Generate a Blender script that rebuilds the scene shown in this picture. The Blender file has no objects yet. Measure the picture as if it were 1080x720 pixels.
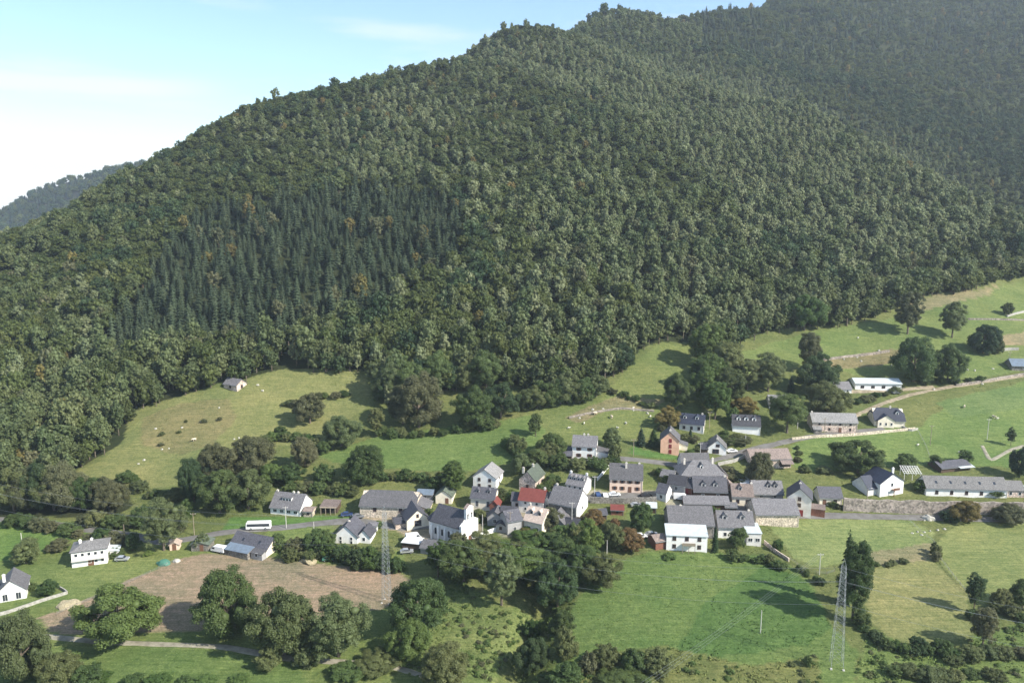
import bpy, bmesh, math, random
import numpy as np
from mathutils import Vector, Matrix
R = math.radians
scene = bpy.context.scene
COL = scene.collection
# ------------------------------------------------------------------ camera, sky, sun, exposure
cam_data = bpy.data.cameras.new("camera"); cam = bpy.data.objects.new("camera", cam_data); COL.objects.link(cam)
cam.location = (0, 0, 105); cam.rotation_euler = (R(80), 0, 0)
cam_data.sensor_width = 36.0; cam_data.lens = 36.0 * 830 / 1080
cam_data.clip_start = 1.0; cam_data.clip_end = 20000
scene.camera = cam
SUN_DIR = Vector((0.88 * math.cos(R(38)), -0.475 * math.cos(R(38)), math.sin(R(38)))).normalized()
world = bpy.data.worlds.new("World"); scene.world = world; world.use_nodes = True
wn = world.node_tree.nodes; wl = world.node_tree.links
bg = wn["Background"]
sky = wn.new("ShaderNodeTexSky"); sky.sky_type = 'NISHITA'; sky.sun_disc = False
sky.sun_elevation = R(38); sky.sun_rotation = math.atan2(SUN_DIR.x, SUN_DIR.y)
sky.altitude = 600; sky.air_density = 1.0; sky.dust_density = 0.6; sky.ozone_density = 1.0
tc = wn.new("ShaderNodeTexCoord")
mp = wn.new("ShaderNodeMapping"); mp.inputs['Scale'].default_value = (1.3, 1.3, 9.0); mp.inputs['Rotation'].default_value = (0, R(4), 0)
mp.inputs['Location'].default_value = (0.37, 0.1, 0.55)
cn = wn.new("ShaderNodeTexNoise"); cn.inputs['Scale'].default_value = 1.6; cn.inputs['Detail'].default_value = 7; cn.inputs['Roughness'].default_value = .52
cr = wn.new("ShaderNodeValToRGB"); cr.color_ramp.elements[0].position = .50; cr.color_ramp.elements[1].position = .72
sep = wn.new("ShaderNodeSeparateXYZ")
lowr = wn.new("ShaderNodeMapRange"); lowr.inputs['From Min'].default_value = .095; lowr.inputs['From Max'].default_value = .045
lowr.inputs['To Min'].default_value = 0.0; lowr.inputs['To Max'].default_value = .85
addc = wn.new("ShaderNodeMath"); addc.operation = 'MAXIMUM'; addc.use_clamp = True
mix = wn.new("ShaderNodeMix"); mix.data_type = 'RGBA'
tint = wn.new("ShaderNodeMix"); tint.data_type = 'RGBA'; tint.blend_type = 'MULTIPLY'; tint.inputs[0].default_value = 1.0
tint.inputs[7].default_value = (.86, .96, 1.02, 1)
wl.new(tc.outputs['Generated'], mp.inputs['Vector']); wl.new(mp.outputs[0], cn.inputs['Vector'])
wl.new(cn.outputs[0], cr.inputs[0]); wl.new(tc.outputs['Generated'], sep.inputs[0])
# a long thin cloud streak low in the sky, broken up by noise
def mth(op, a, b=None, c=None):
    q = wn.new("ShaderNodeMath"); q.operation = op
    for i, v in enumerate((a, b, c)):
        if v is None: continue
        if isinstance(v, (int, float)): q.inputs[i].default_value = v
        else: wl.new(v, q.inputs[i])
    return q.outputs[0]
nz = mth('MULTIPLY', mth('SUBTRACT', cn.outputs[0], .5), .05)
dz = mth('ABSOLUTE', mth('SUBTRACT', mth('ADD', sep.outputs[2], nz), .127))
st = wn.new("ShaderNodeMapRange"); st.interpolation_type = 'SMOOTHSTEP'; st.inputs['From Min'].default_value = .017; st.inputs['From Max'].default_value = .002; wl.new(dz, st.inputs[0])
fx = wn.new("ShaderNodeMapRange"); fx.interpolation_type = 'SMOOTHSTEP'; fx.inputs['From Min'].default_value = -.30; fx.inputs['From Max'].default_value = -.42; wl.new(sep.outputs[0], fx.inputs[0])
streak = mth('MULTIPLY', mth('MULTIPLY', st.outputs[0], fx.outputs[0]), .75)
lown = mth('ADD', sep.outputs[2], mth('MULTIPLY', mth('SUBTRACT', cn.outputs[0], .5), .10)); wl.new(lown, lowr.inputs[0])
mx2 = mth('MAXIMUM', streak, lowr.outputs[0])
wl.new(cr.outputs[0], addc.inputs[0]); wl.new(mx2, addc.inputs[1])
wl.new(sky.outputs[0], tint.inputs[6]); wl.new(tint.outputs[2], mix.inputs[6])
mix.inputs[7].default_value = (4.7, 4.85, 5.0, 1)
wl.new(addc.outputs[0], mix.inputs[0]); wl.new(mix.outputs[2], bg.inputs[0])
bg.inputs[1].default_value = 0.115
sd = bpy.data.lights.new("sun", 'SUN'); sd.energy = 4.5; sd.angle = R(0.53); sd.color = (1.0, 0.95, 0.85)
sun = bpy.data.objects.new("sun", sd); COL.objects.link(sun)
sun.rotation_euler = SUN_DIR.to_track_quat('Z', 'Y').to_euler(); sun.location = (200, -80, 400)
scene.view_settings.view_transform = 'Standard'; scene.view_settings.look = 'None'
scene.view_settings.exposure = 1.08; scene.view_settings.gamma = 1.0; scene.view_settings.use_curve_mapping = False
scene.render.engine = 'CYCLES'
cy = scene.cycles
cy.max_bounces = 5; cy.diffuse_bounces = 3; cy.glossy_bounces = 1; cy.transmission_bounces = 2; cy.volume_bounces = 0
cy.transparent_max_bounces = 4; cy.use_denoising = True; cy.sample_clamp_indirect = 5
HAZE_DENSITY = 0.00011
rnd = random.Random(11)
nrg = np.random.default_rng(5)
# ------------------------------------------------------------------ terrain height field
F_PX = 830.0; TH = math.radians(10.0); CH = 105.0
CT, ST = math.cos(TH), math.sin(TH)
def ray(px, py):
    u = (np.asarray(px, float) - 540) / F_PX; v = (360 - np.asarray(py, float)) / F_PX
    return u, CT + v * ST, v * CT - ST
def project(x, y, z):
    dz = np.asarray(z, float) - CH; y = np.asarray(y, float)
    fwd = y * CT - dz * ST; up = y * ST + dz * CT
    return 540 + F_PX * np.asarray(x, float) / fwd, 360 - F_PX * up / fwd, fwd
def _tan(py):
    _, y, z = ray(540, py); return -z / y
COLS = [  # px, start (py, z), [(slope, until py)], behind the crest [(dD, dz)]
 (-600, (700, -8), [(.02, 560), (.10, 500), (.20, 430), (.28, 400)], [(80, -14), (260, -70), (600, -140)]),
 (-250, (700, -8), [(.02, 600), (.02, 550), (.10, 500), (.22, 430), (.33, 330)], [(80, -14), (260, -70), (600, -140)]),
 (0, (720, -10), [(.05, 640), (.03, 590), (.04, 545), (.10, 480), (.2, 420), (.33, 340), (.38, 262)], [(70, -8), (220, -50), (500, -130)]),
 (130, (720, -10), [(.06, 640), (.03, 590), (.04, 545), (.14, 500), (.26, 430), (.36, 360), (.40, 187)], [(70, -8), (220, -50), (500, -140)]),
 (270, (720, -10), [(.06, 640), (.03, 580), (.10, 535), (.22, 500), (.27, 400), (.42, 320), (.47, 120)], [(70, -8), (220, -50), (500, -120)]),
 (400, (720, -10), [(.06, 640), (.04, 590), (.12, 540), (.16, 500), (.20, 460), (.32, 400), (.48, 320), (.52, 200), (.48, 88)], [(80, -8), (260, -40), (600, -90)]),
 (540, (720, -12), [(.10, 640), (.12, 580), (.14, 540), (.20, 500), (.20, 460), (.28, 410), (.5, 300), (.53, 180), (.46, 34)], [(90, -8), (300, -40), (600, -90)]),
 (640, (720, -9), [(.07, 640), (.08, 580), (.16, 540), (.22, 500), (.22, 420), (.34, 360), (.52, 300), (.53, 180), (.44, 58), ('d', 60, 4), (.42, 18)], [(90, -8), (300, -40), (600, -90)]),
 (740, (720, -9), [(.07, 640), (.08, 580), (.14, 520), (.20, 480), (.24, 400), (.34, 350), (.50, 300), (.52, 180), (.42, 90), ('d', 90, -6), (.45, 12)], [(90, -8), (300, -40), (600, -90)]),
 (850, (720, -9), [(.07, 640), (.06, 560), (.14, 520), (.19, 470), (.24, 400), (.34, 340), (.48, 280), (.52, 180), (.42, 118), ('d', 130, -14), (.46, 40), (.5, -20)], [(200, 90), (600, 160)]),
 (960, (720, -9), [(.06, 640), (.05, 560), (.14, 520), (.17, 470), (.25, 400), (.32, 320), (.46, 260), (.48, 180), ('d', 150, -16), (.46, 60), (.5, -60)], [(200, 90), (600, 200)]),
 (1080, (720, -9), [(.06, 640), (.05, 560), (.14, 520), (.15, 470), (.25, 400), (.30, 300), (.44, 235), ('d', 150, -14), (.46, 100), (.5, -120)], [(200, 90), (600, 200)]),
 (1350, (720, -9), [(.06, 640), (.05, 560), (.12, 520), (.15, 460), (.25, 400), (.30, 300), (.42, 240), (.44, 100), (.5, -120)], [(200, 90), (600, 200)]),
 (1700, (700, -9), [(.06, 560), (.15, 460), (.28, 300), (.44, 100), (.45, 0)], [(400, 120)]),
]
def _controls():
    P = []
    for px, (py0, z), segs, post in COLS:
        D = (CH - z) / _tan(py0)
        u = ray(px, py0)[0]
        def add(D, z):
            fwd = D * CT + (CH - z) * ST; P.append((u * fwd, D, z))
        add(D, z); add(D * .6, z - 3); add(D * .2, z - 5); add(-150, z - 6)
        for seg in segs:
            if seg[0] == 'd':
                D += seg[1] * .5; z += seg[2]; add(D, z); D += seg[1] * .5; z += seg[1] * .08; add(D, z); continue
            s, py = seg
            # split long steps so that the spline keeps to the profile
            Dn = (CH - z + s * D) / (s + _tan(py))
            n = max(1, int((Dn - D) / 90) + 1)
            for k in range(1, n + 1):
                d = D + (Dn - D) * k / n; add(d, z + s * (d - D))
            z += s * (Dn - D); D = Dn
        for dD, dz in post: add(D + dD, z + dz)
        P.append((u * 2600, 2600, z * .6))
    return np.array(P)
_CP = _controls()
_sc = 400.0
def _phi(r2): return .5 * r2 * np.log(r2 + 1e-9)
def _fit():
    X = _CP[:, :2] / _sc; n = len(X)
    d2 = ((X[:, None] - X[None]) ** 2).sum(-1)
    K = _phi(d2) + np.eye(n) * 2e-3
    Pm = np.c_[np.ones(n), X]
    A = np.block([[K, Pm], [Pm.T, np.zeros((3, 3))]])
    return np.linalg.solve(A, np.r_[_CP[:, 2], 0, 0, 0])
_W = _fit()
GX0, GY0, GS = -1800.0, -300.0, 12.0
_gx = np.arange(GX0, 1900, GS); _gy = np.arange(GY0, 2700, GS)
def _grid():
    X = _CP[:, :2] / _sc; out = np.zeros((len(_gy), len(_gx)))
    for i, y in enumerate(_gy):
        q = np.c_[_gx / _sc, np.full(len(_gx), y / _sc)]
        d2 = ((q[:, None] - X[None]) ** 2).sum(-1)
        out[i] = _phi(d2) @ _W[:-3] + _W[-3] + q @ _W[-2:]
    return out
_G = _grid()
def _hash(ix, iy, s=0):
    n = (ix.astype(np.int64) * 374761393 + iy.astype(np.int64) * 668265263 + s * 974711) & 0xffffffff
    n = ((n ^ (n >> 13)) * 1274126177) & 0xffffffff
    return ((n ^ (n >> 16)) & 0xffff) / 65535.0
def vnoise(x, y, sc, s=0):
    x = np.asarray(x, float) / sc; y = np.asarray(y, float) / sc
    ix, iy = np.floor(x), np.floor(y); fx, fy = x - ix, y - iy
    fx = fx * fx * (3 - 2 * fx); fy = fy * fy * (3 - 2 * fy)
    h = lambda a, b: _hash(ix + a, iy + b, s)
    return ((h(0, 0) * (1 - fx) + h(1, 0) * fx) * (1 - fy) + (h(0, 1) * (1 - fx) + h(1, 1) * fx) * fy) * 2 - 1
def fbm(x, y, sc, s=0, o=3):
    return sum(vnoise(x, y, sc / 2 ** k, s + k) / 2 ** k for k in range(o))
def height(x, y):
    x = np.asarray(x, float); y = np.asarray(y, float)
    gx = np.clip((x - GX0) / GS, 1.001, len(_gx) - 3.001); gy = np.clip((y - GY0) / GS, 1.001, len(_gy) - 3.001)
    ix = gx.astype(int); iy = gy.astype(int); fx = gx - ix; fy = gy - iy
    def w(t): return [((-t + 2) * t - 1) * t / 2, (((3 * t - 5) * t) * t + 2) / 2, ((-3 * t + 4) * t + 1) * t / 2, ((t - 1) * t * t) / 2]
    wx, wy = w(fx), w(fy); z = 0
    for j in range(4):
        r = 0
        for i in range(4): r = r + wx[i] * _G[iy + j - 1, ix + i - 1]
        z = z + wy[j] * r
    far = np.clip((y - 400) / 300, 0, 1)
    z = z + fbm(x, y, 130, 5) * 9 * far + fbm(x, y, 45, 9) * 1.6 * np.clip((y - 250) / 150, 0, 1)
    z = z + fbm(x, y, 14, 21, 2) * .18
    # the shaded gully running down from the village towards the river
    a = np.clip((248 - y) / 14, 0, 1) * np.clip((y - 100) / 30, 0, 1)
    cx = GUL[0] + (y - 200) * GUL[1]
    z = z - GUL[2] * a * np.exp(-((x - cx) / 4.5) ** 2)
    return z
GUL = (6.0, .28, 4.2)
def ground(px, py, zoff=0.0):
    """where the sight line through a photo pixel meets the terrain: arrays X, Y, Z"""
    px = np.atleast_1d(np.asarray(px, float)); py = np.atleast_1d(np.asarray(py, float))
    dx, dy, dz = ray(px, py)
    t0 = np.full(px.shape, 60.0); hit = np.zeros(px.shape, bool); lo = t0.copy(); hi = t0.copy()
    t = t0.copy()
    while t.min() < 2400 and not hit.all():
        st = np.maximum(2.0, t * .012); tn = t + st
        below = (CH + dz * tn) < height(dx * tn, dy * tn) + zoff
        new = below & ~hit; lo[new] = t[new]; hi[new] = tn[new]; hit |= below
        t = np.where(hit, 3000, tn)
    for _ in range(14):
        m = (lo + hi) / 2; b = (CH + dz * m) < height(dx * m, dy * m) + zoff
        hi = np.where(b, m, hi); lo = np.where(b, lo, m)
    x, y = dx * hi, dy * hi
    return x, y, height(x, y), hit
# ------------------------------------------------------------------ helpers
def tag(o, label=None, cat=None, group=None, kind=None):
    if label: o['label'] = label
    if cat: o['category'] = cat
    if group: o['group'] = group
    if kind: o['kind'] = kind
    return o
def link(o, parent=None):
    COL.objects.link(o)
    if parent is not None: o.parent = parent
    return o
def empty(name, loc=(0, 0, 0), rz=0.0):
    o = bpy.data.objects.new(name, None); o.location = loc; o.rotation_euler = (0, 0, rz); o.empty_display_size = .3
    return link(o)
def np_mesh(name, V, F, mats=(), attrs=None, smooth=False, midx=None):
    """V (n,3); F (m,k) with one k"""
    me = bpy.data.meshes.new(name); V = np.asarray(V, np.float32); F = np.asarray(F, np.int32); m, k = F.shape
    me.vertices.add(len(V)); me.vertices.foreach_set('co', V.ravel())
    me.loops.add(m * k); me.loops.foreach_set('vertex_index', F.ravel())
    me.polygons.add(m); me.polygons.foreach_set('loop_start', np.arange(0, m * k, k, dtype=np.int32))
    try: me.polygons.foreach_set('loop_total', np.full(m, k, np.int32))
    except Exception: pass
    if smooth: me.polygons.foreach_set('use_smooth', np.ones(m, bool))
    if midx is not None: me.polygons.foreach_set('material_index', np.asarray(midx, np.int32))
    for nm, (typ, dom, data) in (attrs or {}).items():
        a = me.attributes.new(nm, typ, dom); a.data.foreach_set('color' if typ == 'FLOAT_COLOR' else 'value', np.asarray(data, np.float32).ravel())
    for mt in mats: me.materials.append(mt)
    me.update(calc_edges=True); me.validate()
    return me
class MB:
    """collects boxes, prisms and tubes; build() links them as ONE mesh object"""
    def __init__(s): s.v = []; s.f = []; s.m = []
    def add(s, vs, fs, m=0):
        n = len(s.v); s.v += [tuple(p) for p in vs]; s.f += [tuple(i + n for i in f) for f in fs]; s.m += [m] * len(fs); return s
    def box(s, x0, x1, y0, y1, z0, z1, m=0):
        return s.add([(x0,y0,z0),(x1,y0,z0),(x1,y1,z0),(x0,y1,z0),(x0,y0,z1),(x1,y0,z1),(x1,y1,z1),(x0,y1,z1)],
                     [(0,3,2,1),(4,5,6,7),(0,1,5,4),(1,2,6,5),(2,3,7,6),(3,0,4,7)], m)
    def prism(s, poly, a0, a1, axis='x', m=0):
        """poly: (b, z) outline, extruded along x (b = y) or along y (b = x)"""
        n = len(poly)
        P = (lambda a, b, z: (a, b, z)) if axis == 'x' else (lambda a, b, z: (b, a, z))
        vs = [P(a0, b, z) for b, z in poly] + [P(a1, b, z) for b, z in poly]
        fs = [tuple(range(n)), tuple(range(2 * n - 1, n - 1, -1))] + [(i, i + n, (i + 1) % n + n, (i + 1) % n) for i in range(n)]
        return s.add(vs, fs, m)
    def tube(s, pts, rad, n=6, m=0):
        pts = [Vector(p) for p in pts]; rad = rad if isinstance(rad, (list, tuple)) else [rad] * len(pts)
        base = len(s.v)
        for i, p in enumerate(pts):
            d = (pts[min(i + 1, len(pts) - 1)] - pts[max(i - 1, 0)]).normalized()
            a = d.orthogonal().normalized(); b = d.cross(a)
            for k in range(n):
                t = 2 * math.pi * k / n; s.v.append(tuple(p + (a * math.cos(t) + b * math.sin(t)) * rad[i]))
        for i in range(len(pts) - 1):
            for k in range(n):
                s.f.append((base + i*n + k, base + i*n + (k+1) % n, base + (i+1)*n + (k+1) % n, base + (i+1)*n + k)); s.m.append(m)
        s.f.append(tuple(base + k for k in range(n))[::-1]); s.f.append(tuple(base + (len(pts)-1)*n + k for k in range(n))); s.m += [m, m]
        return s
    def build(s, name, mats, parent=None, smooth=False):
        me = bpy.data.meshes.new(name); me.from_pydata(s.v, [], s.f)
        mats = mats if isinstance(mats, (list, tuple)) else [mats]
        for mt in mats: me.materials.append(mt)
        me.polygons.foreach_set('material_index', s.m)
        if smooth: me.polygons.foreach_set('use_smooth', [True] * len(s.f))
        bm = bmesh.new(); bm.from_mesh(me); bmesh.ops.recalc_face_normals(bm, faces=bm.faces); bm.to_mesh(me); bm.free()
        me.update()
        return link(bpy.data.objects.new(name, me), parent)
_QX, _QY = np.meshgrid(np.arange(-520, 1441, 10.0), np.arange(240, 801, 5.0))
_r = ground(_QX.ravel(), _QY.ravel()); _QD = np.where(_r[3], _r[1], np.nan).reshape(_QX.shape)
_memo = {}
def at(px, py):
    """the point of the land seen at a photo pixel"""
    k = (round(px, 2), round(py, 2))
    if k in _memo: return _memo[k].copy()
    i = int((py - 240) // 5); j = int((px + 520) // 10); cell = _QD[max(i, 0):i + 2, max(j, 0):j + 2] if 0 <= i < _QD.shape[0] - 1 and 0 <= j < _QD.shape[1] - 1 else np.array([np.nan])
    if np.isnan(cell).any() or np.ptp(cell) > 25: x, y, z, _ = ground(px, py); p = Vector((float(x[0]), float(y[0]), float(z[0])))
    else:
        dx, dy, dz = ray(px, py); t = np.linspace(cell.min() - 4, cell.max() + 4, 160) / float(dy)
        b = (CH + dz * t) < height(dx * t, dy * t); q = int(np.argmax(b)) if b.any() else len(t) - 1; t0, t1 = t[max(q - 1, 0)], t[q]
        f0, f1 = (CH + dz * u - float(height(dx * u, dy * u)) for u in (t0, t1)); w = f0 / (f0 - f1) if f0 != f1 else .5; u = t0 + (t1 - t0) * min(max(w, 0), 1)
        p = Vector((float(dx * u), float(dy * u), float(height(dx * u, dy * u))))
    _memo[k] = p; return p.copy()
def px_m(px, py):
    """photo pixels per metre (across) where the ground lies at this pixel"""
    p = at(px, py); return F_PX / (p.y * CT + (CH - p.z) * ST)
def dep(py): return math.atan(float(_tan(py)))
# ------------------------------------------------------------------ materials
def nt(name):
    m = bpy.data.materials.new(name); m.use_nodes = True; n = m.node_tree.nodes; l = m.node_tree.links
    return m, n, l, n['Principled BSDF']
def noise_node(n, l, scale, detail=4, rough=.55, coord='Object', vec=None):
    t = n.new('ShaderNodeTexCoord'); x = n.new('ShaderNodeTexNoise'); x.inputs['Scale'].default_value = scale
    x.inputs['Detail'].default_value = detail; x.inputs['Roughness'].default_value = rough
    l.new(vec or t.outputs[coord], x.inputs['Vector']); return x
def ramp(n, l, src, p0, c0, p1, c1):
    r = n.new('ShaderNodeValToRGB'); e = r.color_ramp.elements; e[0].position = p0; e[1].position = p1
    e[0].color = (*c0, 1); e[1].color = (*c1, 1); l.new(src, r.inputs[0]); return r
def plaster(name, c, var=.12, scale=.6, rough=.9):
    m, n, l, b = nt(name); a = noise_node(n, l, scale, 6, .65)
    lo = tuple(v * (1 - var * 1.6) * (1, .97, .92)[i] for i, v in enumerate(c)); hi = tuple(min(v * (1 + var * .4), .85) for v in c)
    r = ramp(n, l, a.outputs[0], .3, lo, .62, hi); l.new(r.outputs[0], b.inputs['Base Color'])
    b.inputs['Roughness'].default_value = rough; b.inputs['Specular IOR Level'].default_value = .2; return m
def slate(name, c, var=.35, courses=2.2):
    m, n, l, b = nt(name); t = n.new('ShaderNodeTexCoord')
    br = n.new('ShaderNodeTexBrick'); br.inputs['Scale'].default_value = courses; br.inputs['Mortar Size'].default_value = .012
    br.inputs['Color1'].default_value = (*[v * (1 + var) for v in c], 1); br.inputs['Color2'].default_value = (*[v * (1 - var) for v in c], 1)
    br.inputs['Mortar'].default_value = (*[v * .5 for v in c], 1); br.inputs['Bias'].default_value = 0; br.inputs['Row Height'].default_value = .5
    l.new(t.outputs['Object'], br.inputs['Vector'])
    a = noise_node(n, l, .45, 6, .7); mx = n.new('ShaderNodeMix'); mx.data_type = 'RGBA'; mx.blend_type = 'MULTIPLY'; mx.inputs[0].default_value = 1
    r = ramp(n, l, a.outputs[0], .25, (.82, .82, .80), .75, (1.14, 1.13, 1.1)); l.new(br.outputs[0], mx.inputs[6]); l.new(r.outputs[0], mx.inputs[7])
    oi = n.new('ShaderNodeObjectInfo'); mr = n.new('ShaderNodeMapRange'); mr.inputs['To Min'].default_value = .70; mr.inputs['To Max'].default_value = 1.35; l.new(oi.outputs['Random'], mr.inputs[0])
    hv = n.new('ShaderNodeHueSaturation'); l.new(mr.outputs[0], hv.inputs['Value']); l.new(mx.outputs[2], hv.inputs['Color'])
    l.new(hv.outputs[0], b.inputs['Base Color']); b.inputs['Roughness'].default_value = .62; b.inputs['Specular IOR Level'].default_value = .4
    return m
def stone(name, c, scale=2.6):
    m, n, l, b = nt(name); t = n.new('ShaderNodeTexCoord'); v = n.new('ShaderNodeTexVoronoi'); v.inputs['Scale'].default_value = scale
    l.new(t.outputs['Object'], v.inputs['Vector']); sp = n.new('ShaderNodeSeparateColor'); l.new(v.outputs['Color'], sp.inputs[0])
    r = ramp(n, l, sp.outputs[0], 0, tuple(x * .55 for x in c), 1, tuple(min(.8, x * 1.4) for x in c))
    a = noise_node(n, l, .5, 5); r2 = ramp(n, l, a.outputs[0], .3, (.7, .72, .66), .7, (1.15, 1.12, 1.1))
    mx = n.new('ShaderNodeMix'); mx.data_type = 'RGBA'; mx.blend_type = 'MULTIPLY'; mx.inputs[0].default_value = 1
    l.new(r.outputs[0], mx.inputs[6]); l.new(r2.outputs[0], mx.inputs[7]); l.new(mx.outputs[2], b.inputs['Base Color'])
    bp = n.new('ShaderNodeBump'); bp.inputs['Strength'].default_value = .6; bp.inputs['Distance'].default_value = .1
    l.new(v.outputs['Distance'], bp.inputs['Height']); l.new(bp.outputs[0], b.inputs['Normal']); b.inputs['Roughness'].default_value = .95
    return m
def plain(name, c, rough=.5, metal=0.0, spec=.4):
    m, n, l, b = nt(name); a = noise_node(n, l, 3, 3); r = ramp(n, l, a.outputs[0], .3, tuple(x * .88 for x in c), .7, tuple(min(x * 1.08, .9) for x in c))
    l.new(r.outputs[0], b.inputs['Base Color'])
    b.inputs['Roughness'].default_value = rough; b.inputs['Metallic'].default_value = metal; b.inputs['Specular IOR Level'].default_value = spec; return m
def foliage(name, c1, c2, amt=.38, trans=.42):
    m, n, l, b = nt(name)
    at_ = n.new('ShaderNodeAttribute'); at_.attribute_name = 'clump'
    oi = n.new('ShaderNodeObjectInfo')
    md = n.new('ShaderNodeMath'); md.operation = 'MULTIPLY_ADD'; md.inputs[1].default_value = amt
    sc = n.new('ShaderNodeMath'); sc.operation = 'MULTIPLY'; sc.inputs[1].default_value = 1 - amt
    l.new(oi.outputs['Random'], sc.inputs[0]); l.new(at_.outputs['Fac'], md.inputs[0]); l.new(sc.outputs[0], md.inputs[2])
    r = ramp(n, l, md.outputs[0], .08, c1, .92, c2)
    hs = n.new('ShaderNodeHueSaturation'); hv = n.new('ShaderNodeMapRange'); hv.inputs['To Min'].default_value = .485; hv.inputs['To Max'].default_value = .51
    wn_ = n.new('ShaderNodeTexWhiteNoise'); wn_.noise_dimensions = '1D'; l.new(oi.outputs['Random'], wn_.inputs['W']); l.new(wn_.outputs['Value'], hv.inputs[0])
    l.new(hv.outputs[0], hs.inputs['Hue']); l.new(r.outputs[0], hs.inputs['Color'])
    l.new(hs.outputs[0], b.inputs['Base Color']); b.inputs['Roughness'].default_value = .55; b.inputs['Specular IOR Level'].default_value = .3
    tr = n.new('ShaderNodeBsdfTranslucent'); l.new(hs.outputs[0], tr.inputs[0]); ms = n.new('ShaderNodeMixShader'); ms.inputs[0].default_value = trans
    l.new(b.outputs[0], ms.inputs[1]); l.new(tr.outputs[0], ms.inputs[2]); l.new(ms.outputs[0], n['Material Output'].inputs[0])
    return m
WALL = dict(white=plaster('white render', (.80, .79, .76), .08), cream=plaster('cream render', (.76, .69, .56)), pink=plaster('pink render', (.74, .56, .45)),
            salmon=plaster('salmon render', (.74, .45, .31)), grey=plaster('grey render', (.36, .355, .35)), pale=plaster('pale grey render', (.66, .64, .61)),
            stone=stone('pale rubble stone', (.54, .46, .37)), pinkstone=stone('pink rubble stone', (.58, .46, .40)), darkstone=stone('dark rubble stone', (.20, .185, .165)),
            wood=plaster('dark boards', (.10, .07, .05), .3, 2.5), brown=plaster('reddish boards', (.22, .10, .07), .3, 2.5))
ROOF = dict(slate=slate('grey slate', (.125, .120, .126)), dark=slate('dark slate', (.065, .064, .075)), navy=slate('blue black slate', (.035, .042, .07)), pale=slate('weathered slate', (.19, .183, .18)),
            red=plaster('red roof sheets', (.17, .052, .043), .15, 1.0, .5), beige=slate('beige tiles', (.40, .32, .27), .15), brownish=slate('brownish slate', (.20, .155, .135)),
            metal=plaster('pale metal sheets', (.46, .50, .51), .08, .8, .45), blue=plaster('blue metal sheets', (.15, .19, .24), .15, .8, .5), white=plaster('white sheets', (.60, .61, .61), .06, .8, .5),
            green=slate('mossy slate', (.10, .12, .09)))
GLASS = plain('dark window glass', (.03, .035, .045), .12, 0, .6); FRAMEW = plain('white frames', (.68, .67, .64), .6); FRAMEB = plain('brown frames', (.16, .08, .05), .6)
CHIM = plaster('pale chimney render', (.60, .56, .50)); BLACKGAP = plain('painted opening shade', (.025, .022, .02), .9); REDP = plain('dark red paint', (.22, .03, .03), .6)  # BLACKGAP: near-black colour standing in for the shade inside openings
STEEL = plain('galvanised steel', (.27, .29, .30), .55, .2); WOODP = plaster('weathered pole timber', (.30, .25, .19), .2, 2); CONC = plaster('pale concrete', (.55, .53, .49), .15, .8)
BARK = plaster('grey brown bark', (.16, .13, .10), .35, 1.5)
# leaf colours: (darker, lighter)
LEAF = {k: foliage('leaves ' + k, a, b) for k, (a, b) in dict(
    oak=((.050, .088, .026), (.135, .185, .060)), lush=((.055, .100, .024), (.145, .210, .060)), bright=((.085, .140, .030), (.19, .25, .065)),
    ash=((.086, .118, .045), (.188, .222, .092)), olive=((.080, .104, .036), (.185, .208, .080)), brown=((.082, .095, .042), (.175, .178, .088)),
    autumn=((.13, .12, .035), (.27, .22, .07)), rust=((.15, .10, .035), (.25, .17, .075)), dark=((.030, .060, .024), (.078, .120, .045)),
    beech=((.056, .078, .022), (.135, .165, .048)), birch=((.165, .198, .095), (.28, .31, .158)), spruce=((.038, .062, .034), (.120, .158, .086)),
    bluespruce=((.034, .060, .040), (.088, .125, .078))).items()}
# ------------------------------------------------------------------ the land
def world_poly(pts):
    p = np.array(pts, float)
    # densify so that a straight photo edge stays straight on the slope
    q = []
    for i in range(len(p)):
        a, b = p[i], p[(i + 1) % len(p)]; n = max(1, int(np.hypot(*(b - a)) / 25))
        for k in range(n): q.append(a + (b - a) * k / n)
    q = np.array(q); x, y, z, h = ground(q[:, 0], q[:, 1]); return np.c_[x, y][h]
def inside(poly, x, y):
    x = np.asarray(x); c = np.zeros(x.shape, bool); x1, y1 = poly[:, 0], poly[:, 1]; x2, y2 = np.roll(x1, -1), np.roll(y1, -1)
    for a, b, e, f in zip(x1, y1, x2, y2):
        if b == f: continue
        c ^= ((b > y) != (f > y)) & (x < (e - a) * (y - b) / (f - b) + a)
    return c
FOREST_EDGE = [(-500, 560), (0, 546), (60, 545), (125, 547), (140, 532), (112, 515), (78, 498), (108, 480), (130, 465), (138, 440), (150, 428), (190, 418), (232, 404),
    (262, 398), (300, 388), (385, 391), (402, 402), (395, 415), (415, 430), (450, 415), (490, 408), (530, 405), (560, 410), (600, 412), (628, 408), (640, 398), (660, 383), (678, 366), (700, 359), (732, 362), (760, 366), (790, 356), (812, 348), (850, 344),
    (880, 342), (925, 332), (945, 322), (975, 311), (1022, 305), (1050, 294), (1080, 288), (1400, 250)]
_fe = np.array([p for p in world_poly(FOREST_EDGE + [(1400, 245), (-500, 245)]) if p[1] > 0])
def _edge():
    q = []
    for (a, b), (c, d) in zip(FOREST_EDGE[:-1], FOREST_EDGE[1:]):
        for k in range(4): q.append((a + (c - a) * k / 4, b + (d - b) * k / 4))
    q.append(FOREST_EDGE[-1]); q = np.array(q); x, y, z, h = ground(q[:, 0], q[:, 1]); return np.c_[x, y][h]
_fe = _edge(); FPOLY = np.vstack([[(-2600, _fe[0, 1])], _fe, [(2600, _fe[-1, 1]), (2600, 2800), (-2600, 2800)]])
def in_forest(x, y): return inside(FPOLY, x, y)
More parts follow.
